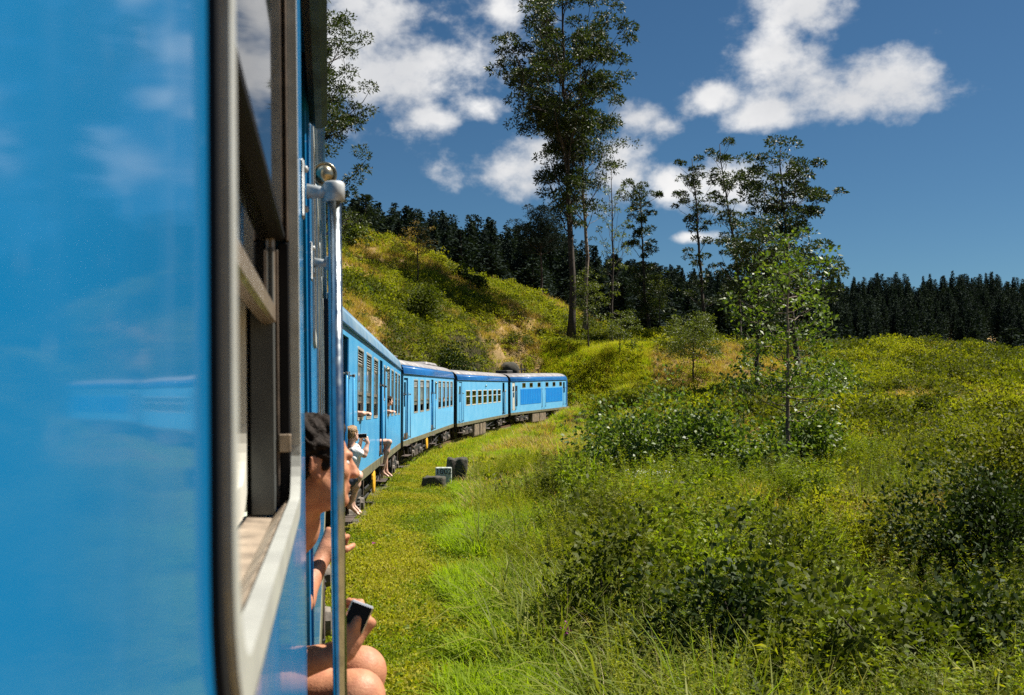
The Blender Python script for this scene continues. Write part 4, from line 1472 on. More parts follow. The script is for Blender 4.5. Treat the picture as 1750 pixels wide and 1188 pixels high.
def sitter(i, u, label, skin, hair, top, lean=0.0, arm=True, v0=-.30, detail=True):
    c_ = lambda v, du, w_: car_pt(i, v + v0, u + du, w_)
    J = dict(base=c_(-.1, 0, 1.2), pelvis=c_(-.15, 0, 1.62), chest=c_(-.12 + lean * .3, .02, 1.98), neck=c_(-.08 + lean * .7, .03, 2.14), head=c_(-.02 + lean, .06, 2.27), fwd=np.array(c_(1, .6, 2)) - c_(0, 0, 2),
             shR=c_(-.10 + lean * .4, -.17, 2.06), shL=c_(-.10 + lean * .4, .20, 2.06), hipR=c_(-.1, -.1, 1.6), hipL=c_(-.1, .1, 1.6), knR=c_(-.1, .4, 1.62), knL=c_(-.05, .5, 1.62), anR=c_(-.1, .45, 1.24), anL=c_(-.05, .55, 1.24))
    if arm:
        J.update(elR=c_(.36, -.20, 1.99), wrR=c_(.38, .05, 2.0), elL=c_(.28, .35, 1.97), wrL=c_(.40, .22, 2.0),
                 handR=(np.array(c_(.38, .3, 2.0)) - c_(.38, .05, 2.0), (0, 0, -1), .3, 1), handL=(np.array(c_(.5, .1, 2.0)) - c_(.4, .22, 2.0), (0, 0, -1), .3, -1))
    return person(label, J, .014, skin, hair, top, 'shorts')


sitter(2, 4.28, 'passenger whose white sleeved arm rests on the sill of the first louvred window', 'skin2', 'darkhair', 'white')
sitter(2, 12.5, 'passenger with face out of the window beyond the side lamp, arm on the sill', 'skin2', 'darkhair', 'shirt2', lean=.34)
sitter(3, 12.8, 'passenger looking out of a window of the third coach', 'skin2', 'darkhair', 'shorts', lean=.26, arm=False)

# ------------------------------------------------------------------ plants
def leaf_quads(P, D, L, Wd, rng, droop=.25):
    """one folded leaf per row: base P, direction D, length L, width W"""
    n = len(P)
    D = unit(D)
    R = rng.normal(size=(n, 3))
    S = unit(np.cross(D, R))
    Nn = np.cross(S, D)
    L = np.broadcast_to(np.asarray(L, float), (n,))[:, None]; Wd = np.broadcast_to(np.asarray(Wd, float), (n,))[:, None]
    mid = P + D * L * .45 + Nn * L * .06
    tip = P + D * L - np.array([0, 0, 1]) * L * droop * .5
    V_ = np.stack([P, mid + S * Wd * .5, tip, mid - S * Wd * .5], 1).reshape(-1, 3)
    return V_, np.arange(4 * n).reshape(-1, 4)


def blades(P, D, L, Wd, bend, rng, segs=3):
    n = len(P)
    D = unit(D)
    hz = unit(np.stack([D[:, 0] + rng.normal(size=n) * .3, D[:, 1] + rng.normal(size=n) * .3, np.zeros(n)], 1))
    S = unit(np.cross(hz, np.array([0, 0, 1.0])) + rng.normal(size=(n, 3)) * .15)
    L = np.broadcast_to(np.asarray(L, float), (n,))[:, None]; Wd = np.broadcast_to(np.asarray(Wd, float), (n,))[:, None]
    bend = np.broadcast_to(np.asarray(bend, float), (n,))[:, None]
    rows = []
    for k in range(segs + 1):
        t = k / segs
        c = P + D * L * t + hz * L * bend * t * t * .8 - np.array([0, 0, 1]) * L * bend * t ** 3 * .55
        wd = Wd * (1 - t ** 1.8) * .5 + .0004
        rows += [c - S * wd, c + S * wd]
    V_ = np.stack(rows, 1).reshape(-1, 3)
    m_ = 2 * (segs + 1)
    b = (np.arange(n) * m_)[:, None]
    Qs = [b + np.array([2 * k, 2 * k + 1, 2 * k + 3, 2 * k + 2]) for k in range(segs)]
    return V_, np.concatenate(Qs)


def cat(*parts):
    Vs, Qs, mi, o = [], [], [], 0
    for i, (V_, Q_) in enumerate(parts):
        Vs.append(V_); Qs.append(Q_ + o); mi.append(np.full(len(Q_), i)); o += len(V_)
    return np.concatenate(Vs), np.concatenate(Qs), np.concatenate(mi)


def rdir(rng, n, zlo=-1, zhi=1):
    z_ = rng.uniform(zlo, zhi, n); a = rng.uniform(0, 2 * np.pi, n); r = np.sqrt(np.maximum(0, 1 - z_ ** 2))
    return np.stack([r * np.cos(a), r * np.sin(a), z_], 1)


def clump_leaves(C, R, n_per, L, W_, rng, flat=.6, up=.25, droop=.3):
    """leaves over the shells of clumps with centres C and radii R; gaps between clumps stay open"""
    k = len(C)
    idx = np.repeat(np.arange(k), n_per)
    n = len(idx)
    d = rdir(rng, n, -.65, 1)
    rad = R[idx] * rng.uniform(.35, 1.0, n) ** .6
    P = C[idx] + d * rad[:, None] * np.array([1, 1, flat])
    D = unit(d * .8 + rng.normal(size=(n, 3)) * .55 + np.array([0, 0, up]))
    return leaf_quads(P, D, L * rng.uniform(.65, 1.25, n), W_ * rng.uniform(.7, 1.2, n), rng, droop)


def curve(a, b, sag, n, rng, wob=.04):
    a, b = np.array(a, float), np.array(b, float)
    L = np.linalg.norm(b - a)
    t = np.linspace(0, 1, n)
    p = a + (b - a) * t[:, None]
    p[:, 2] += sag * L * np.sin(np.pi * t) 
    p[1:-1] += rng.normal(size=(n - 2, 3)) * wob * L
    return p


def gum_tree(name, label, group, base, H, env, nb, seed, trunk_r, lean=(0, 0), clump=(1.0, .5), n_leaf=60, leaf=(.3, .12), bark='bark', leafm='gum', cat_='tree',
             tips=3, rise=.35, top_at=1.0, flat=.55, double=False, asym=.35, low_start=.2):
    """tall tree: env lists (height fraction, crown radius) and each limb rises from lower on the trunk to a tip inside it"""
    rng = np.random.default_rng(seed)
    root = empty(name, base)
    tag(root, label, cat_, group)
    tr = MB()
    hs = np.linspace(0, 1, 14)
    px_ = lean[0] * hs ** 1.3 + np.cumsum(rng.normal(size=14) * .004); py_ = lean[1] * hs ** 1.3 + np.cumsum(rng.normal(size=14) * .004)
    ax = np.stack([px_ * H, py_ * H, hs * H * top_at - .4 * (hs == 0)], 1)
    ax[0, :2] = 0
    tr.tube(ax, list(trunk_r * (1 - .86 * hs ** .9) * np.where(hs == 0, 1.5, 1)), 9)

    def on_trunk(h):
        return np.array([np.interp(h, hs, ax[:, i]) for i in range(3)])
    eh = np.array([e[0] for e in env]); er = np.array([e[1] for e in env])
    Cs, Rs = [], []
    dens = er + .12 * er.max()
    cdf = np.cumsum(np.interp(np.linspace(eh[0], eh[-1], 200), eh, dens)); cdf /= cdf[-1]
    for i in range(nb):
        h = np.interp((i + rng.uniform(.1, .9)) / nb, cdf, np.linspace(eh[0], eh[-1], 200))
        a = i * 2.39996 + rng.uniform(-.5, .5)
        er_ = np.interp(h, eh, er) * (1 + asym * math.sin(a * 2 + seed) * .6 + asym * rng.uniform(-.8, .4))
        tip = on_trunk(h) + np.array([math.cos(a), math.sin(a), 0]) * er_
        h0 = max(low_start, h - rise * (.35 + er_ / max(er.max(), .1)) * rng.uniform(.3, .6))
        st = on_trunk(min(h0, top_at))
        pts = curve(st, tip, -.05, 6, rng, .03)
        rr = trunk_r * .34 * (1 - .6 * h)
        tr.tube(pts, list(np.linspace(rr, rr * .25, 6)), 5, caps=False)
        nt = max(1, int(round(tips * (.4 + er_ / max(er.max(), .1)))))
        for k in range(nt):
            f_ = rng.uniform(.55, 1.0) if k else 1.0
            j = min(int(f_ * 5), 5)
            off = rng.normal(size=3) * np.array([1, 1, .5]) * clump[0] * (1.0 if k else .25)
            c_ = pts[j] + off + np.array([0, 0, .25 * clump[0]])
            if k:
                tr.tube(curve(pts[max(j - 1, 0)], c_, -.03, 4, rng, .05), list(np.linspace(rr * .4, rr * .12, 4)), 4, caps=False)
            for q in range(2 if clump[1] > .3 else 1):
                Cs.append(c_ + rng.normal(size=3) * clump[0] * np.array([.6, .6, .25]) * (q > 0)); Rs.append(clump[0] * rng.uniform(.55, 1.15))
    tr.build('trunk', M[bark], root, smooth=True)
    V_, Q_ = clump_leaves(np.array(Cs), np.array(Rs), n_leaf, leaf[0], leaf[1], rng, flat)
    me_ = fast_mesh('crown', V_, Q_, M[leafm])
    link('crown', me_, root)
    return root


def on_ground(px, py, z):
    """a foot on the ground in the direction of (px, py) at about z metres"""
    p_ = at(px, py, z)
    p_[2] = gz(p_[0], p_[1]) - .05
    return p_


def shrub(name, label, group, base, rx, ry, rz, seed, n=2600, leaf=(.16, .08), leafm='glossleaf', lobes=14, cat_='shrub', stems=6, zlow=.25, open_=.5, bark='bark'):
    rng = np.random.default_rng(seed)
    root = empty(name, base)
    tag(root, label, cat_, group)
    d = rdir(rng, lobes, -.1, 1)
    C = d * np.array([rx, ry, rz]) * rng.uniform(.35, .85, (lobes, 1)) + np.array([0, 0, rz * zlow])
    R = rng.uniform(.25, .48, lobes) * (rx + rz) / 2
    st = MB()
    for i in range(lobes):
        if i < stems:
            a = rng.normal(size=2) * .12 * rx
            st.tube(curve((a[0], a[1], -.1), C[i], .04, 6, rng, .05), list(np.linspace(.03 * rz ** .7, .008, 6)), 5, caps=False)
    st.build('stems', M[bark], root, smooth=True)
    V_, Q_ = clump_leaves(C, R, max(8, n // lobes), leaf[0], leaf[1], rng, .85, .2, .35)
    # sprigs that break the outline
    m_ = n // 5
    dd = rdir(rng, m_, -.1, 1)
    P = dd * np.array([rx, ry, rz]) * rng.uniform(.75, 1.12, (m_, 1)) * (1 + .25 * np.sin(dd[:, :1] * 7 + seed)) + np.array([0, 0, rz * zlow])
    V2, Q2 = leaf_quads(P, dd + rng.normal(size=(m_, 3)) * .5, leaf[0] * rng.uniform(.6, 1.1, m_), leaf[1], rng, .4)
    keep = V2[::4, 2] > .02
    V3 = V2.reshape(-1, 4, 3)[keep].reshape(-1, 3); Q3 = np.arange(len(V3)).reshape(-1, 4)
    Vc, Qc, _ = cat((V_, Q_), (V3, Q3))
    link('foliage', fast_mesh('foliage', Vc, Qc, M[leafm]), root)
    return root


# ---- the big double tree behind the bend, and its neighbours
ENV_BIG = [(.33, .6), (.38, 2.0), (.46, 3.4), (.53, 2.4), (.59, 4.6), (.66, 7.8), (.76, 9.2), (.86, 7.6), (.94, 5.0), (1.0, 2.2)]
gum_tree('eucalyptus', 'tallest dark tree, broad crown rising out of the top of the picture', None, on_ground(975, 597, 110), 41.5, ENV_BIG, 58, 11, .44, (-.035, 0), (1.08, .5), 92, (.42, .16), tips=4, rise=.30, low_start=.28, asym=.55)
gum_tree('eucalyptus', 'pale trunked tree standing right behind the tallest tree', None, on_ground(999, 588, 116), 31, [(.48, 1.2), (.6, 3.2), (.78, 4.4), (.92, 3.4), (1, 1.0)], 22, 12, .30, (-.015, 0), (1.3, .5), 70, (.38, .15), bark='palebark', rise=.3, tips=3)
gum_tree('eucalyptus', 'sparse wispy thin tree with a bare crown right of the tallest tree', None, on_ground(1046, 592, 106), 19.5, [(.18, .9), (.35, .7), (.5, 1.3), (.75, 1.9), (1, 1.0)], 24, 13, .19, (-.012, 0), (.42, .2), 30, (.28, .10), leafm='gumlight', tips=2, rise=.32)
gum_tree('silver_oak', 'slim tree with a rounded tuft on top and leafy tiers down the trunk', None, on_ground(1110, 572, 114), 18.0, [(.1, 1.2), (.2, 1.9), (.42, .9), (.5, 1.3), (.75, 1.1), (.86, 1.3), (.94, 2.3), (1, 1.3)], 34, 14, .22, (-.06, 0), (.66, .2), 110, (.32, .13), rise=.14, tips=2)
gum_tree('silver_oak', 'slim tall tree forking into two tufts above a narrow leafy column', None, on_ground(1209, 578, 114), 21.5, [(.22, 1.3), (.33, .9), (.45, 1.3), (.58, 1.0), (.68, 1.2), (.80, 2.6), (.9, 2.3), (1, 1.2)], 32, 15, .26, (-.075, 0), (.66, .2), 105, (.32, .13), rise=.18, tips=2, asym=.6)
gum_tree('silver_oak', 'tallest of the slim trees, small round crown and dark straight trunk', None, on_ground(1266, 585, 112), 23.5, [(.28, 1.6), (.42, 1.7), (.55, 1.9), (.66, 1.5), (.75, 1.0), (.84, 1.4), (.9, 1.1), (.95, 1.6), (1, 1.0)], 32, 16, .27, (-.10, 0), (.66, .2), 100, (.32, .13), rise=.16, tips=2, asym=.6)
gum_tree('silver_oak', 'broad crowned tree with umbrella tiers right of the slim trees', None, on_ground(1362, 660, 70), 17.2, [(.40, 2.4), (.50, 3.7), (.56, 2.6), (.62, .8), (.70, 2.3), (.80, 3.4), (.92, 2.6), (1, .9)], 32, 17, .24, (-.03, 0), (.70, .5), 92, (.25, .11), rise=.22, tips=3, low_start=.35)
gum_tree('silver_oak', 'dark leafy tree left of the broad crowned tree, its trunk bare below', None, on_ground(1297, 675, 62), 11.6, [(.42, 1.0), (.55, 1.5), (.7, 1.9), (.82, 1.9), (.93, 2.2), (1, 1.0)], 26, 18, .17, (-.01, 0), (.68, .5), 72, (.22, .08), rise=.2, tips=3, low_start=.35)
gum_tree('eucalyptus', 'feathery grey green tree rising beside the near coach at the left', None, on_ground(520, 560, 62), 20.8, [(.30, 2.5), (.45, 3.2), (.58, 3.4), (.72, 4.0), (.84, 3.8), (.93, 2.9), (1, 1.2)], 34, 19, .34, (.012, 0), (.66, .5), 70, (.26, .09), leafm='gum', rise=.25, tips=4)
gum_tree('bare_tree', 'small brownish tree with a thin bare trunk on the hillside', None, on_ground(713, 487, 100), 6.4, [(.55, .9), (.72, 1.7), (.88, 1.5), (1, .8)], 16, 20, .10, (0, 0), (.45, .2), 34, (.20, .07), leafm='dry', rise=.3, tips=2)
gum_tree('umbrella_pine', 'flat topped pine standing above the dark forest left of the tallest tree', None, on_ground(925, 520, 150), 14.5, [(.6, 2.2), (.74, 3.2), (.86, 3.3), (1, 1.8)], 26, 21, .22, (0, 0), (1.0, .5), 60, (.35, .12), leafm='pine', rise=.2)
gum_tree('young_silver_oak', 'small yellowish tree with a domed crown before the dark forest', None, on_ground(1186, 610, 90), 6.0, [(.45, 1.4), (.65, 2.4), (.85, 2.1), (1, .8)], 20, 22, .10, (0, 0), (.62, .5), 60, (.20, .08), leafm='gumlight', rise=.3)
gum_tree('young_silver_oak', 'small thin tree close beside the slim tree with the rounded tuft', None, on_ground(1128, 575, 112), 7.2, [(.4, .9), (.6, 1.1), (.8, 1.3), (1, .8)], 14, 23, .09, (0, 0), (.5, .2), 40, (.22, .08), leafm='gumlight', rise=.2)
gum_tree('young_silver_oak', 'low leafy tree at the foot of the pale trunked tree', None, on_ground(1005, 585, 104), 8.4, [(.35, .9), (.6, 1.4), (.8, 1.6), (1, .7)], 16, 24, .10, (0, 0), (.6, .2), 50, (.22, .08), leafm='gumlight', rise=.2)
gum_tree('young_silver_oak', 'small leafy tree at the foot of the sparse wispy tree', None, on_ground(1060, 585, 100), 4.6, [(.4, .9), (.7, 1.6), (1, .8)], 14, 25, .08, (0, 0), (.55, .2), 46, (.20, .08), leafm='gumlight', rise=.2)

# ---- the glossy sapling in the middle of the scrub
gum_tree('sapling', 'slender sapling with big glossy pale leaves standing in front of the broad crowned tree', None, on_ground(1348, 822, 27.5), 7.0,
         [(.32, .5), (.40, 2.2), (.46, 1.5), (.56, 1.1), (.68, 1.5), (.80, 1.4), (.92, .9), (1, .3)], 38, 31, .075, (-.015, 0), (.31, .5), 14, (.15, .08), leafm='glossleaf', rise=.16, tips=3, flat=.9, bark='palebark', low_start=.24)

# ---- shrubs
shrub('shrub', 'rounded dark green shrub halfway up the hillside', None, on_ground(715, 557, 84), 2.2, 1.9, 3.0, 41, 3400, (.24, .13), 'ferndark', 16)
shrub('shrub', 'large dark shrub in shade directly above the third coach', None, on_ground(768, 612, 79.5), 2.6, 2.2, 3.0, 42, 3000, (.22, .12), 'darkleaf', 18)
shrub('shrub', 'small dark shrub on the dry grass above the second coach', None, on_ground(618, 535, 80), .9, .9, 1.0, 43, 900, (.20, .12), 'glossleaf', 9)
shrub('shrub', 'left of two dark shrubs on the crest of the hill', None, on_ground(788, 485, 117), 1.3, 1.3, 1.9, 44, 1300, (.28, .16), 'darkleaf', 11)
shrub('shrub', 'right of two dark shrubs on the crest of the hill', None, on_ground(811, 492, 116), 1.3, 1.2, 1.7, 45, 1300, (.28, .16), 'darkleaf', 11)
shrub('shrub', 'pale leaved shrub on the skyline beside the near handrail', None, on_ground(597, 408, 108), 2.0, 1.6, 2.6, 46, 1700, (.34, .2), 'gumlight', 13)
shrub('shrub', 'bright green shrub behind the roof of the third coach', None, on_ground(780, 636, 66), 1.9, 1.2, 1.1, 47, 1600, (.20, .13), 'weed', 12)
shrub('shrub', 'light green shrub at the forest edge on the hill crest', None, on_ground(742, 455, 119), 1.8, 1.2, 1.8, 48, 1200, (.28, .16), 'fern', 10)
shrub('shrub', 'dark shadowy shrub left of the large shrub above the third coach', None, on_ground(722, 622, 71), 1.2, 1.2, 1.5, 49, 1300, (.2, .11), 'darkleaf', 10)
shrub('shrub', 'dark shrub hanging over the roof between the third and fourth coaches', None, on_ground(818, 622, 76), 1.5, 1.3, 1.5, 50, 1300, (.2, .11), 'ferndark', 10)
shrub('shrub', 'big open shrub with glinting leaves left of the sapling', None, on_ground(1120, 815, 26), 2.1, 1.6, 2.2, 51, 6200, (.15, .085), 'glossleaf', 34, stems=16)
shrub('shrub', 'middle glinting shrub beside the sapling trunk', None, on_ground(1245, 825, 25), 1.6, 1.4, 2.1, 52, 5200, (.15, .085), 'glossleaf', 28, stems=14)
shrub('shrub', 'glinting shrub on the right of the sapling trunk', None, on_ground(1375, 800, 28.5), 1.1, 1.0, 2.0, 53, 2600, (.16, .09), 'glossleaf', 16, stems=8)
shrub('shrub', 'large dark shrub with shiny leaves at the right edge', None, on_ground(1690, 1010, 15.0), 1.65, 1.4, 1.9, 54, 9000, (.11, .05), 'darkleaf', 30, stems=12)
shrub('shrub', 'dark shrub behind the large shiny one, cut by the right edge', None, on_ground(1745, 820, 20), 1.3, 1.3, 2.2, 55, 5000, (.12, .06), 'ferndark', 22)
shrub('shrub', 'leafy shrub with a dead pale stem on the bank right of the locomotive', None, on_ground(1140, 640, 62), 2.2, 1.6, 1.7, 56, 2800, (.18, .1), 'ferndark', 18)
shrub('shrub', 'dark shrub at the foot of the leafy trunk behind the sapling', None, on_ground(1292, 700, 54), 1.1, 1.1, 1.5, 57, 1500, (.17, .09), 'darkleaf', 12)
shrub('shrub', 'spreading shrub with glossy leaves right of the broad crowned tree', None, on_ground(1420, 662, 58), 2.3, 1.5, 3.0, 58, 2600, (.2, .11), 'glossleaf', 16)
shrub('shrub', 'low dark shrub in a hollow of the scrub far right of the sapling', None, on_ground(1500, 790, 34), 1.4, 1.1, .7, 59, 1800, (.13, .07), 'darkleaf', 12)
shrub('shrub', 'round dark shrub on the green slope at the right', None, on_ground(1590, 748, 44), 1.0, 1.0, 1.0, 60, 1400, (.15, .08), 'ferndark', 10)
shrub('shrub', 'bright green leafy bush in front of the big open shrub', None, on_ground(1205, 838, 21), .75, .7, .65, 61, 2200, (.10, .05), 'weed', 14)
for k, (px, py, z, r) in enumerate([(1108, 832, 20, .45), (1290, 880, 14, .35)]):
    s_ = shrub('flowering_weed', ['flowering weed with flat white heads before the big open shrub', 'small flowering weed with white heads in the near scrub'][k], None, on_ground(px, py, z), r, r, .7, 70 + k, 500, (.09, .04), 'weed', 8, 'plant', 6)
    rg = np.random.default_rng(70 + k)
    P = np.stack([rg.normal(0, r * .6, 130), rg.normal(0, r * .5, 130), .74 + rg.uniform(-.10, .10, 130)], 1)
    V_, Q_ = leaf_quads(P, rdir(rg, 130, .2, 1), .035, .028, rg)
    fh_ = link('flower_heads', fast_mesh('flower_heads', V_, Q_, M['whiteflower']), s_); fh_['kind'] = 'stuff'

NEAR = [(1062, 1015, 10, .85, .95, 'ferndark', 'dark leafy clump beside the lush grass, reeds arching over it'), (1175, 925, 12.5, .8, .75, 'weed', 'yellow green leafy bush behind the dark reed clump'),
        (1335, 905, 14, .9, .85, 'ferndark', 'dull green bush below the sapling'), (1250, 1095, 8.4, .80, .85, 'darkleaf', 'dark bush near the bottom edge right of the reeds'),
        (1455, 1000, 10.5, .85, .8, 'weed', 'bright leafy bush left of the large shiny dark shrub'), (1430, 862, 18, 1.0, .9, 'fern', 'olive bush right of the sapling foot'),
        (1535, 905, 17.5, 1.1, .9, 'ferndark', 'dark olive bush behind the large shiny dark shrub'), (1000, 850, 20, .75, .7, 'weed', 'fresh green bush right of the two mossy stones'),
        (1035, 745, 40, 1.3, 1.1, 'fern', 'yellow green bush left of the big open shrub'), (1565, 1115, 8.3, .75, .8, 'ferndark', 'olive leafy bush at the bottom right'), (1690, 1130, 8.6, .8, .85, 'darkleaf', 'dark bush in the bottom right corner'), (1330, 1010, 10.2, .8, .95, 'ferndark', 'tall dull bush left of the bright leafy bush'),  # dark-leaved plants at bottom right, chosen partly to imitate lens corner darkening
        (1400, 1150, 7.4, .65, .75, 'ferndark', 'dull dark leafy bush at the bottom edge'), (1640, 765, 30, 1.4, 1.1, 'fern', 'olive bush on the lower slope at the right'),
        (1505, 722, 43, 1.6, 1.2, 'ferndark', 'wide dark bush halfway up the right slope'), (1705, 690, 48, 1.8, 1.2, 'fern', 'wide yellowish bush near the right edge of the slope'),
        (1452, 692, 52, 1.5, 1.2, 'fern', 'yellowish bush right of the spreading glossy shrub'), (1645, 645, 72, 2.1, 1.5, 'ferndark', 'dark bush high on the right slope'),
        (1560, 612, 88, 2.0, 1.4, 'fern', 'yellowish bush on the crest of the right slope'), (1722, 628, 84, 2.2, 1.5, 'ferndark', 'dark bush on the crest at the right edge'),
        (665, 480, 95, 1.4, 1.0, 'fern', 'yellow green bush left of the bare trunk on the hillside'), (885, 560, 102, 1.8, 1.2, 'ferndark', 'olive bush on the hillside left of the tallest tree'),
        (845, 530, 106, 1.6, 1.1, 'fern', 'yellowish bush under the dry crest of the hill'), (660, 560, 78, 1.2, .9, 'ferndark', 'olive bush left of the rounded dark green shrub'),
        (838, 638, 86.5, 1.3, 1.0, 'fern', 'olive bush left of the black boulder above the fourth coach'), (905, 632, 93, 1.4, 1.0, 'fern', 'yellow green bush right of the black boulder behind the locomotive'),
        (1075, 640, 72, 1.6, 1.2, 'fern', 'yellowish bush on the bank beyond the locomotive')]
for i_, (px, py, zf, r_, hh_, mm_, lab_) in enumerate(NEAR):
    big = zf > 36
    shrub('bush', lab_, None, on_ground(px, py, zf), r_, r_ * .9, hh_ * (1.0 if big else 1.35), 400 + i_, 1500 if big else 3000, (.19, .09) if big else (.095, .042), mm_, 16 if big else 26, 'bush', 8)

# ---- conifers
pine_me = []
for k in range(5):
    rng = np.random.default_rng(100 + k)
    H = 1.0
    P, D, Ls = [], [], []
    for i in range(34):
        h = .10 + .90 * (i / 34) ** .92
        R = (.165 * (1 - h) ** .95 if k < 2 else .19 * (1 - h ** 2.2) ** .8) * rng.uniform(.75, 1.15) + .012
        for j in range(9 if h < .8 else 5):
            a = rng.uniform(0, 2 * np.pi)
            d_ = np.array([math.cos(a), math.sin(a), .16])
            for q in range(5):
                f_ = (q + .4) / 5
                P.append(np.array([0, 0, h]) + d_ * R * f_ * rng.uniform(.8, 1.2)); D.append(d_ * .7 + rng.normal(size=3) * .55 + np.array([0, 0, .2])); Ls.append(.055 * (1.1 - .5 * h))
    V_, Q_ = leaf_quads(np.array(P), np.array(D), np.array(Ls), np.array(Ls) * .5, rng, .3)
    cm = fast_mesh('crown', V_, Q_, M['pine'])
    tb = MB(); tb.tube([(0, 0, -.03), (.004, 0, .5), (0, 0, .98)], [.016, .010, .002], 6)
    to = tb.build('trunk', M['bark']); tm = to.data; bpy.data.objects.remove(to)
    pine_me.append((cm, tm))
rng = np.random.default_rng(5)
sites = []
gxs = np.arange(-150, 330, 3.8)
for yy in np.arange(126, 335, 3.8):
    for xx in gxs:
        x, y = xx + rng.uniform(-3.5, 3.5), yy + rng.uniform(-3.5, 3.5)
        px = 875 + x / y * F
        lim = np.interp(px, [400, 590, 640, 700, 790, 870, 950, 1000, 1100, 1200, 1300, 1420, 1490, 1600, 1750, 2100], [140, 140, 142, 146, 150, 156, 160, 156, 144, 140, 136, 132, 126, 126, 126, 126])
        if not (380 < px < 2060) or y < lim or rng.random() < .10:
            continue
        sites.append((x, y, px))
sites = np.array(sites)
hz_ = ground(sites[:, 0], sites[:, 1])
hts = np.interp(sites[:, 2], [400, 600, 800, 1100, 1300, 1450, 2000], [13, 13, 13, 12, 11, 9, 8.5]) * rng.uniform(.55, 1.15, len(sites)) * np.interp(sites[:, 1], [125, 150, 190], [.5, .8, 1.0])
order = np.argsort(sites[:, 1] - hts * 1.5 + np.where(np.abs(sites[:, 2] - 1150) > 640, 60, 0) - np.where(sites[:, 2] > 1350, 20, 0))
ind = order[:296]
rest = order[296:]
first = {}
for n_, i in enumerate(ind):
    k = int(rng.integers(0, 5))
    px = sites[i, 2]
    lab = 'dark conifer of the forest along the left hill crest' if px < 900 else ('dark conifer of the forest behind the slim trees' if px < 1350 else 'dark conifer of the forest below the right skyline')
    grp = 'conifers on the left crest' if px < 900 else ('conifers behind the slim trees' if px < 1350 else 'conifers at the right')
    if k not in first:
        r_ = empty('conifer')
        c_ = link('crown', pine_me[k][0], r_); t_ = link('trunk', pine_me[k][1], r_)
        first[k] = (r_, c_, t_)
    else:
        a, b, c = first[k]
        r_, c_, t_ = a.copy(), b.copy(), c.copy()
        for o in (r_, c_, t_):
            COL.objects.link(o)
        c_.parent = r_; t_.parent = r_
    tag(r_, lab, 'tree', grp)
    s_ = hts[i]
    wd = (s_ + np.interp(px, [900, 1450], [4, 8])) * rng.uniform(.95, 1.5)
    r_.location = (sites[i, 0], sites[i, 1], hz_[i] - .2); r_.rotation_euler = (rng.normal() * .03, rng.normal() * .03, rng.uniform(0, 6.28)); r_.scale = (wd, wd, s_)


# ---- scatter: one object per kind of ground cover, plants set by geometry nodes
def scatter(name, protos, P, S, label=None, tilt=.15, seed=0, rotz=None, pick=None):
    """protos: meshes; P (n,3); S scale"""
    rng = np.random.default_rng(seed)
    n = len(P)
    me_ = bpy.data.meshes.new(name)
    me_.vertices.add(n)
    me_.vertices.foreach_set('co', np.asarray(P, np.float32).ravel())
    rot = np.stack([rng.normal(size=n) * tilt, rng.normal(size=n) * tilt, rng.uniform(0, 2 * np.pi, n) if rotz is None else rotz], 1)
    for nm, typ, dat in (('s', 'FLOAT', S), ('pick', 'INT', rng.integers(0, len(protos), n) if pick is None else pick)):
        a = me_.attributes.new(nm, typ, 'POINT'); a.data.foreach_set('value', np.asarray(dat, np.float32 if typ == 'FLOAT' else np.int32))
    a = me_.attributes.new('rot', 'FLOAT_VECTOR', 'POINT'); a.data.foreach_set('vector', rot.astype(np.float32).ravel())
    ob = link(name, me_)
    tag(ob, label, None, None, 'stuff')
    ng = bpy.data.node_groups.new(name, 'GeometryNodeTree')
    ng.interface.new_socket('Geometry', in_out='INPUT', socket_type='NodeSocketGeometry')
    ng.interface.new_socket('Geometry', in_out='OUTPUT', socket_type='NodeSocketGeometry')
    N_ = ng.nodes
    gi, go_ = N_.new('NodeGroupInput'), N_.new('NodeGroupOutput')
    jn = N_.new('GeometryNodeJoinGeometry')

    def attr(nm, typ):
        nd = N_.new('GeometryNodeInputNamedAttribute'); nd.data_type = typ; nd.inputs['Name'].default_value = nm
        return nd.outputs[0]
    a_s, a_p, a_r = attr('s', 'FLOAT'), attr('pick', 'INT'), attr('rot', 'FLOAT_VECTOR')
    e2r = N_.new('FunctionNodeEulerToRotation'); ng.links.new(a_r, e2r.inputs[0])
    for k, pm in enumerate(protos):
        po = bpy.data.objects.new(pm.name, pm)          # not linked to the scene: lives only as the source of this cover
        oi = N_.new('GeometryNodeObjectInfo'); oi.inputs['Object'].default_value = po; oi.inputs['As Instance'].default_value = True
        cp = N_.new('FunctionNodeCompare'); cp.data_type = 'INT'; cp.operation = 'EQUAL'
        ng.links.new(a_p, cp.inputs[2]); cp.inputs[3].default_value = k
        ip = N_.new('GeometryNodeInstanceOnPoints')
        ng.links.new(gi.outputs[0], ip.inputs['Points']); ng.links.new(cp.outputs[0], ip.inputs['Selection'])
        ng.links.new(oi.outputs['Geometry'], ip.inputs['Instance']); ng.links.new(e2r.outputs[0], ip.inputs['Rotation']); ng.links.new(a_s, ip.inputs['Scale'])
        ng.links.new(ip.outputs[0], jn.inputs[0])
    ng.links.new(jn.outputs[0], go_.inputs[0])
    md_ = ob.modifiers.new('cover', 'NODES'); md_.node_group = ng
    return ob


def P_fern(seed, mat, n=70, r=.5, h=.42, L=.2, W_=.075):
    rg = np.random.default_rng(seed)
    k = 7
    C = np.stack([rg.normal(size=k) * r * .55, rg.normal(size=k) * r * .55, rg.uniform(.3, 1, k) * h], 1)
    return fast_mesh('scrub_clump', *clump_leaves(C, rg.uniform(.14, .27, k) * r * 2, n // 7, L, W_, rg, .8, .35, .4), M[mat])


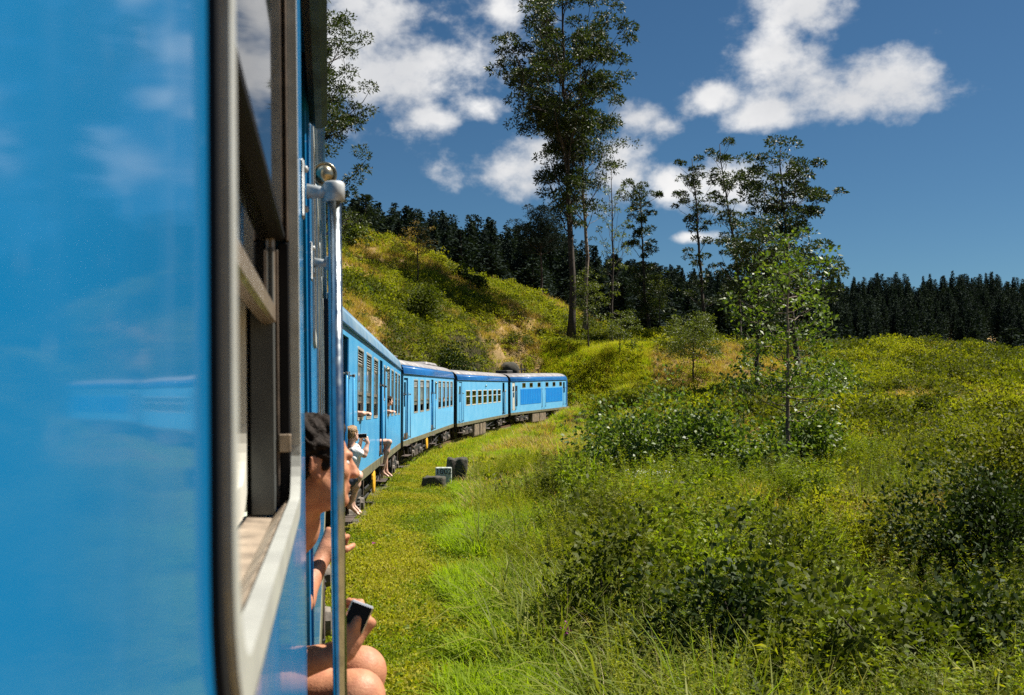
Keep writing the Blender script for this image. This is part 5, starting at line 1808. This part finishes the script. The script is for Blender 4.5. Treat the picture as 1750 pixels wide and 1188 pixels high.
def P_tuft(seed, mat, n, r, h, wd, bend=.5, spread=.45, nm='tuft'):
    rg = np.random.default_rng(seed)
    a = rg.uniform(0, 6.283, n); q = r * np.sqrt(rg.uniform(0, 1, n))
    P = np.stack([q * np.cos(a), q * np.sin(a), np.full(n, -.03)], 1)
    D = np.stack([np.cos(a) * spread * rg.uniform(0, 1, n), np.sin(a) * spread * rg.uniform(0, 1, n), np.ones(n)], 1) + rg.normal(size=(n, 3)) * .12
    return fast_mesh(nm, *blades(P, D, h * rg.uniform(.45, 1.15, n), wd * rg.uniform(.7, 1.2, n), bend * rg.uniform(.2, 1.2, n), rg), M[mat])


def P_weed(seed, mat, stems=5, h=.8, nleaf=26, L=.11, W_=.03, r=.22):
    rg = np.random.default_rng(seed)
    parts = []
    Ps, Ds, Ls = [], [], []
    SP, SD, SL = [], [], []
    for i in range(stems):
        b = np.array([rg.normal() * r, rg.normal() * r, -.03]); d_ = unit(np.array([rg.normal() * .25, rg.normal() * .25, 1]))
        hh = h * rg.uniform(.55, 1.1)
        SP.append(b); SD.append(d_); SL.append(hh)
        t = rg.uniform(.15, 1.0, nleaf) ** .75
        a = np.arange(nleaf) * 2.4 + rg.uniform(0, 6)
        Ps.append(b + d_ * hh * t[:, None]); Ds.append(np.stack([np.cos(a), np.sin(a), rg.uniform(.15, 1.1, nleaf)], 1)); Ls.append(L * (1.15 - .5 * t) * rg.uniform(.7, 1.2, nleaf))
    Lq = np.concatenate(Ls)
    V1, Q1 = leaf_quads(np.concatenate(Ps), np.concatenate(Ds), Lq, Lq * W_ / L, rg, .5)
    V2, Q2 = blades(np.array(SP), np.array(SD), np.array(SL), .008, .08, rg)
    V_, Q_, mi = cat((V1, Q1), (V2, Q2))
    return fast_mesh('weed', V_, Q_, M[mat])


def sample(n, zlo, zhi, pxlo, pxhi, seed, power=1.0):
    """points over the ground in the sector between two directions; nearer ground more densely when power > 1"""
    rg = np.random.default_rng(seed)
    z_ = zlo + (zhi - zlo) * rg.uniform(0, 1, n) ** power
    x = (rg.uniform(pxlo, pxhi, n) - 875) / F * z_
    y = z_ * 1.0
    return x, y


def put(x, y, keep):
    x, y = x[keep], y[keep]
    return np.stack([x, y, ground(x, y)], 1)


VERGE = lambda x, y: 2.65 + .55 * sstep(7, 12, y) + .2 * sstep(14, 22, y) - .2 * sstep(35, 60, y) + (fbm(x / 1.3, y / 1.3, 71, 2) - .5) * .9
# short grass of the verge
vg = [P_tuft(200 + k, 'grass', 60, .16, .075, .007, .5, .9, 'short_grass') for k in range(3)] + [P_fern(210, 'grass', 70, .13, .03, .035, .018), P_tuft(211, 'lush', 44, .15, .085, .008, .6, .9, 'short_grass'), P_fern(212, 'weed', 63, .12, .035, .04, .02), P_tuft(213, 'dry', 36, .15, .05, .007, .9, 1.6, 'short_grass')]
x, y = sample(52000, 4.5, 40, 480, 1000, 1, 1.25)
d, _ = track_dist(x, y)
k = (d > .9) & (d < VERGE(x, y) + .2)
p = put(x, y, k)
rg = np.random.default_rng(2)
vn = fbm(p[:, 0] / .9, p[:, 1] / 1.6, 61, 4) + rg.normal(size=len(p)) * .10
pk = np.where(vn > .60, rg.choice([4, 5, 5], len(p)), np.where(vn < .38, rg.choice([6, 0, 3], len(p)), rg.choice([0, 1, 2, 3, 4], len(p))))
scatter('verge_grass', vg, p, rg.uniform(.55, 1.3, len(p)) * (.6 + .9 * fbm(p[:, 0] / .7, p[:, 1] / .7, 62, 3)), tilt=.2, seed=3, pick=pk)
x, y = sample(26000, 38, 100, 560, 1100, 4)
d, _ = track_dist(x, y)
k = (np.abs(d) > 1.2) & (d < VERGE(x, y) + .6) & (d > -3)
p = put(x, y, k)
vg2 = [P_tuft(220 + k, 'grass', 50, .25, .16, .016, .5, .8, 'short_grass') for k in range(2)] + [P_tuft(223, 'lush', 40, .25, .2, .018, .5, .8, 'short_grass')]
scatter('far_verge_grass', vg2, p, np.random.default_rng(5).uniform(.7, 1.5, len(p)), tilt=.2, seed=6)
# lush bright grass beside it
lg = [P_tuft(230 + k, 'lush', 34, .17, .36, .017, .7, .6, 'lush_grass') for k in range(3)]
x, y = sample(30000, 5, 45, 700, 1150, 7, 1.2)
d, _ = track_dist(x, y)
e = VERGE(x, y)
k = (d > e - .2) & (d < e + 1.35 + 1.2 * fbm(x / 2, y / 2, 80, 2)) & (fbm(x / 1.1, y / 1.1, 83, 3) > .38)
p = put(x, y, k)
scatter('lush_grass', lg, p, np.random.default_rng(8).uniform(.45, 1.25, len(p)), seed=9)
# weeds and reeds of the near scrub
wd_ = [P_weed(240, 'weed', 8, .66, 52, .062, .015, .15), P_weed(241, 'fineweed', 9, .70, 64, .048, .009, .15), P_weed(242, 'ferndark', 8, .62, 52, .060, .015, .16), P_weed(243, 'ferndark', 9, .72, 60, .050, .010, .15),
       P_weed(244, 'weed', 7, .74, 40, .085, .019, .15), P_weed(245, 'brownweed', 8, .60, 30, .040, .009, .15), P_tuft(246, 'lush', 30, .14, .66, .010, .7, .5, 'weed'), P_fern(247, 'fern', 105, .28, .5, .06, .02)]
rg = np.random.default_rng(10)
cx, cy = sample(360, 3.6, 36, 850, 2000, 11, 1.15)
d, _ = track_dist(cx, cy)
k = d > VERGE(cx, cy) + .75
cx, cy = cx[k], cy[k]
PX, PY, SS, PK = [], [], [], []
for x_, y_, d_ in zip(cx, cy, d[k]):
    r_ = rg.uniform(.35, 1.0) * (.8 + .012 * y_)
    H_ = rg.uniform(.35, 1.45) * (.65 + .35 * min(1, (d_ - 3) / 3))
    dark = .22 + .55 * float(sstep(.16, .42, x_ / y_))  # more dark-leaved clusters to the right, imitating the lens darkening towards the corner
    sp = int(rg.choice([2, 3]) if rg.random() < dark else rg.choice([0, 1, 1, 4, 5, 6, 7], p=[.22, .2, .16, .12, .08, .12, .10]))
    n_ = int(34 * r_ * r_ + 6)
    q_ = r_ * np.sqrt(rg.uniform(0, 1, n_)); a_ = rg.uniform(0, 6.283, n_)
    PX.append(x_ + q_ * np.cos(a_)); PY.append(y_ + q_ * np.sin(a_)); SS.append(H_ * (1 - .70 * (q_ / r_) ** 2) * rg.uniform(.75, 1.2, n_) / .68)
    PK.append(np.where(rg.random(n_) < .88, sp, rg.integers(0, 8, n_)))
PX, PY, SS, PK = map(np.concatenate, (PX, PY, SS, PK))
d, _ = track_dist(PX, PY)
k = d > VERGE(PX, PY) + .3
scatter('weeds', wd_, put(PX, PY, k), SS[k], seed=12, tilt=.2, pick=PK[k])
tw = [P_weed(246 + k, 'weed' if k == 1 else 'ferndark', 8, 1.15, 80, .062, .014, .24) for k in range(3)]
x, y = sample(420, 4.5, 34, 900, 2000, 26, 1.2)
d, _ = track_dist(x, y)
e = VERGE(x, y)
k = (d > e + 1.2 + .8 * sstep(5, 11, y)) & (fbm(x / 2.6, y / 2.6, 190, 3) > .52)
p = put(x, y, k)
scatter('tall_weeds', tw, p, np.random.default_rng(27).uniform(.6, 1.25, len(p)), seed=28)
x, y = sample(14000, 34, 100, 820, 1250, 29)
d, _ = track_dist(x, y)
k = (d > 2.8) & (d < 12)
p = put(x, y, k)
scatter('lush_grass', [P_tuft(290 + k, 'lush' if k < 2 else 'grass', 44, .32, .28, .022, .7, .6, 'lush_grass') for k in range(3)], p, np.random.default_rng(30).uniform(.5, 1.3, len(p)), seed=31)
lc = [P_fern(294 + k, 'ferndark', 84, .3, .16, .06, .022) for k in range(2)] + [P_fern(297, 'weed', 84, .3, .14, .06, .022)]
x, y = sample(2200, 3.2, 32, 820, 2000, 38, 1.2)
d, _ = track_dist(x, y)
k = d > VERGE(x, y) + .5
p = put(x, y, k)
scatter('low_weeds', lc, p, np.random.default_rng(39).uniform(.7, 1.4, len(p)), seed=40)
rd = [P_tuft(250 + k, 'reed', 24, .12, .95, .022, 1.1, .55, 'reed') for k in range(3)] + [P_tuft(254, 'straw', 12, .10, .9, .006, .5, .4, 'straw')]
x, y = sample(5200, 4.0, 34, 800, 2000, 13, 1.2)
d, _ = track_dist(x, y)
e = VERGE(x, y)
k = (d > e + .25) & (fbm(x / 1.9, y / 1.9, 95, 2) > .50 + .05 * sstep(4, 9, x))
p = put(x, y, k)
scatter('reeds', rd, p, np.random.default_rng(14).uniform(.55, 1.2, len(p)), seed=15)
x, y = sample(300, 6.5, 14, 960, 1330, 35)
d, _ = track_dist(x, y)
e = VERGE(x, y)
k = (d > e + .5) & (fbm(x / 1.1, y / 1.1, 96, 2) > .45)
p = put(x, y, k)
scatter('reeds', rd, p, np.random.default_rng(36).uniform(.7, 1.35, len(p)), seed=37)
# scrub over the slopes, green where the ground is green, straw where it is dry
sc_ = [P_fern(260 + k, 'fern', 84, .5, .42, .2, .075) for k in range(3)] + [P_fern(264 + k, 'ferndark', 84, .55, .5, .2, .08) for k in range(2)]
x, y = sample(46000, 22, 150, 470, 2050, 16, .8)
d, _ = track_dist(x, y)
dr = dryness(x, y)
rg = np.random.default_rng(17)
k = ((d > np.where(y > 36, np.interp(y, [36, 50, 80, 95], [6, 9.5, 7, 4]), 4.0)) | (d < -3.6)) & (rg.uniform(0, 1, len(x)) > dr * .93) & ((y < 128) | (x < -12))
p = put(x, y, k)
sz = rg.uniform(.5, 1.25, len(p)) * (.55 + .9 * fbm(p[:, 0] / 5, p[:, 1] / 5, 97, 3)) * np.interp(p[:, 1], [22, 45, 130], [.8, 1.05, 1.5])
rg = np.random.default_rng(34)
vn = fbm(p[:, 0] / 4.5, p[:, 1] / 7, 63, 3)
pk = np.where(vn + rg.normal(size=len(p)) * .07 < .44 + .12 * sstep(.28, .45, p[:, 0] / p[:, 1]), rg.choice([3, 4], len(p)), rg.choice([0, 1, 2], len(p)))  # dark clumps picked more often at the right to imitate lens corner darkening
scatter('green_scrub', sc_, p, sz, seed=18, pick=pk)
dg = [P_tuft(270 + k, 'dry', 40, .32, .50, .022, .6, .6, 'dry_grass') for k in range(3)] + [P_tuft(274, 'grass', 40, .32, .45, .022, .6, .6, 'dry_grass')]
x, y = sample(52000, 18, 150, 470, 2050, 19, .8)
d, _ = track_dist(x, y)
dr = dryness(x, y)
rg = np.random.default_rng(20)
k = ((d > 3.6) | (d < np.where(y > 60, -2.3, -3.4))) & (rg.uniform(0, 1, len(x)) < .12 + .88 * dr)
p = put(x, y, k)
scatter('dry_grass', dg, p, rg.uniform(.6, 1.35, len(p)) * np.interp(p[:, 1], [18, 45, 130], [.8, 1.0, 1.5]), seed=21)
# tall golden grass on the bank beyond the locomotive
bg_ = [P_tuft(280 + k, 'grass', 60, .5, 1.0, .03, .8, .6, 'bank_grass') for k in range(2)] + [P_tuft(283, 'lush', 60, .5, .9, .03, .8, .6, 'bank_grass')]
x, y = sample(9000, 70, 112, 930, 1110, 22)
d, _ = track_dist(x, y)
k = (np.abs(d) > 3.0) & ((d < 0) | (y > 89))
p = put(x, y, k)
scatter('bank_grass', bg_, p, np.random.default_rng(23).uniform(.5, 1.1, len(p)), seed=24)
# rest of the forest: too many to pick apart
scatter('conifer_forest', [m_[0] for m_ in pine_me], np.c_[sites[rest, :2], hz_[rest] - .2], hts[rest] * 1.15, 'dark conifer forest closing the view', tilt=.02, seed=25)

# ---- stones and the marker by the line
def stone(label, base, sx, sy, sz, seed, rz=0.0, pw=9):
    """rough squared block, partly sunk in the ground"""
    n = 12
    P, Qq = [], []
    g = np.linspace(-1, 1, n)
    for ax_ in range(3):
        for sg in (-1, 1):
            A_, B_ = np.meshgrid(g, g)
            q = np.zeros((n, n, 3)); q[..., ax_] = sg; q[..., (ax_ + 1) % 3] = A_ * sg; q[..., (ax_ + 2) % 3] = B_
            o = sum(len(p_) for p_ in P)
            P.append(q.reshape(-1, 3))
            a_, b_ = np.meshgrid(np.arange(n - 1), np.arange(n - 1))
            k0 = (b_ * n + a_).ravel() + o
            Qq.append(np.stack([k0, k0 + 1, k0 + n + 1, k0 + n], 1))
    V_ = np.concatenate(P)
    V_ = V_ / (np.sum(np.abs(V_) ** pw, 1, keepdims=True) ** (1 / pw))
    nz = fbm(V_[:, 0] * 2.2 + V_[:, 2] * 1.7 + seed, V_[:, 1] * 2.2 - V_[:, 2] * 1.3, seed, 4)
    V_ = V_ * (.86 + .30 * nz[:, None]) * np.array([sx / 2, sy / 2, sz / 2]) + np.array([0, 0, sz * .36])
    V_[:, 0] += V_[:, 2] * .08
    o = link('stone', fast_mesh('stone', V_, np.concatenate(Qq), M['stone'], smooth=False), None, base)
    o.rotation_euler = (0, 0, rz)
    return tag(o, label, 'stone')


zt = 29.3
sg = [P_tuft(310 + k, 'lush', 22, .12, .34, .011, .7, .6, 'stone_grass') for k in range(2)] + [P_tuft(312, 'straw', 8, .08, .5, .005, .6, .4, 'stone_grass')]
rg = np.random.default_rng(311)
qs = np.array([on_ground(758, 832, 29.4) + np.array([rg.uniform(-.75, .9), rg.uniform(-1.6, -.35) if rg.random() < .7 else rg.uniform(.5, 1.2), 0]) for _ in range(46)])
scatter('stone_grass', sg, put(qs[:, 0], qs[:, 1], np.ones(len(qs), bool)), rg.uniform(.4, 1.0, len(qs)), seed=313)
stone('dark mossy stone block standing behind the white number marker', on_ground(777, 828, zt + .35), .58, .5, 1.06, 1, .2)
stone('low dark mossy stone in front of the white number marker', on_ground(741, 836, zt - .55), .62, .5, .46, 2, -.1)
mk = tag(empty('distance_marker', on_ground(758, 834, zt)), 'white number marker between two mossy stones beside the line', 'marker')
mk.rotation_euler = (0, 0, .12)
b = MB(); b.bbox((-.24, -.07, -.1), (.24, .07, .66), .025); b.build('slab', M['marker'], mk)
fc = bpy.data.curves.new('number', 'FONT'); fc.body = '1002'; fc.size = .23; fc.align_x = 'CENTER'; fc.align_y = 'CENTER'; fc.extrude = .002; fc.space_character = 1.05
fo = bpy.data.objects.new('number', fc); COL.objects.link(fo)
dg_ = bpy.context.evaluated_depsgraph_get()
nm = bpy.data.meshes.new_from_object(fo.evaluated_get(dg_)); bpy.data.objects.remove(fo)
nm.materials.clear(); nm.materials.append(M['letter'])
no = link('number', nm, mk, (-.0, -.0725, .53)); no.rotation_euler = (math.pi / 2, 0, 0)
stone('black rounded boulder on the bank behind the fourth coach', on_ground(868, 628, 92.3), 1.9, 1.4, 2.2, 5, 0, 2.6)
# clump of dead grass, wild flowers on the verge
hp = tag(empty('dead_grass_heap', on_ground(825, 1105, 9.3)), 'small brown heap of dead grass at the edge of the verge', 'grass heap')
rg = np.random.default_rng(60)
a = rg.uniform(0, 6.28, 150)
V_, Q_ = blades(np.stack([np.cos(a) * .08 * rg.uniform(0, 1, 150), np.sin(a) * .08 * rg.uniform(0, 1, 150), rg.uniform(.02, .10, 150)], 1), np.stack([np.cos(a), np.sin(a), rg.uniform(-.1, .5, 150)], 1), .15, .006, .7, rg)
link('blades', fast_mesh('blades', V_, Q_, M['dry']), hp)
for i, (px, py, zf, lab) in enumerate([(655, 1143, 8.3, 'purple flower in the short grass right of the bare knee'), (640, 908, 16.5, 'purple flower in the short grass under the second coach'), (967, 1128, 9.0, 'pink flower among the weeds near the bottom edge')]):
    fr = tag(empty('wildflower', on_ground(px, py, zf)), lab, 'flower', 'wildflowers beside the line')
    rg = np.random.default_rng(300 + i)
    hgt = .12 if i < 2 else .45
    n = 16 if i < 2 else 40
    P = np.stack([rg.normal(size=n) * .012, rg.normal(size=n) * .012, np.full(n, hgt)], 1) + (rg.normal(size=(n, 3)) * .03 if i == 2 else 0)
    V_, Q_ = leaf_quads(P, rdir(rg, n, -.1, .8), .035, .02, rg, .1)
    link('petals', fast_mesh('petals', V_, Q_, M['purple']), fr)
    sb = MB(); sb.tube([(0, 0, -.05), (0, .005, hgt)], .003, 5); sb.build('stem', M['weed'], fr)
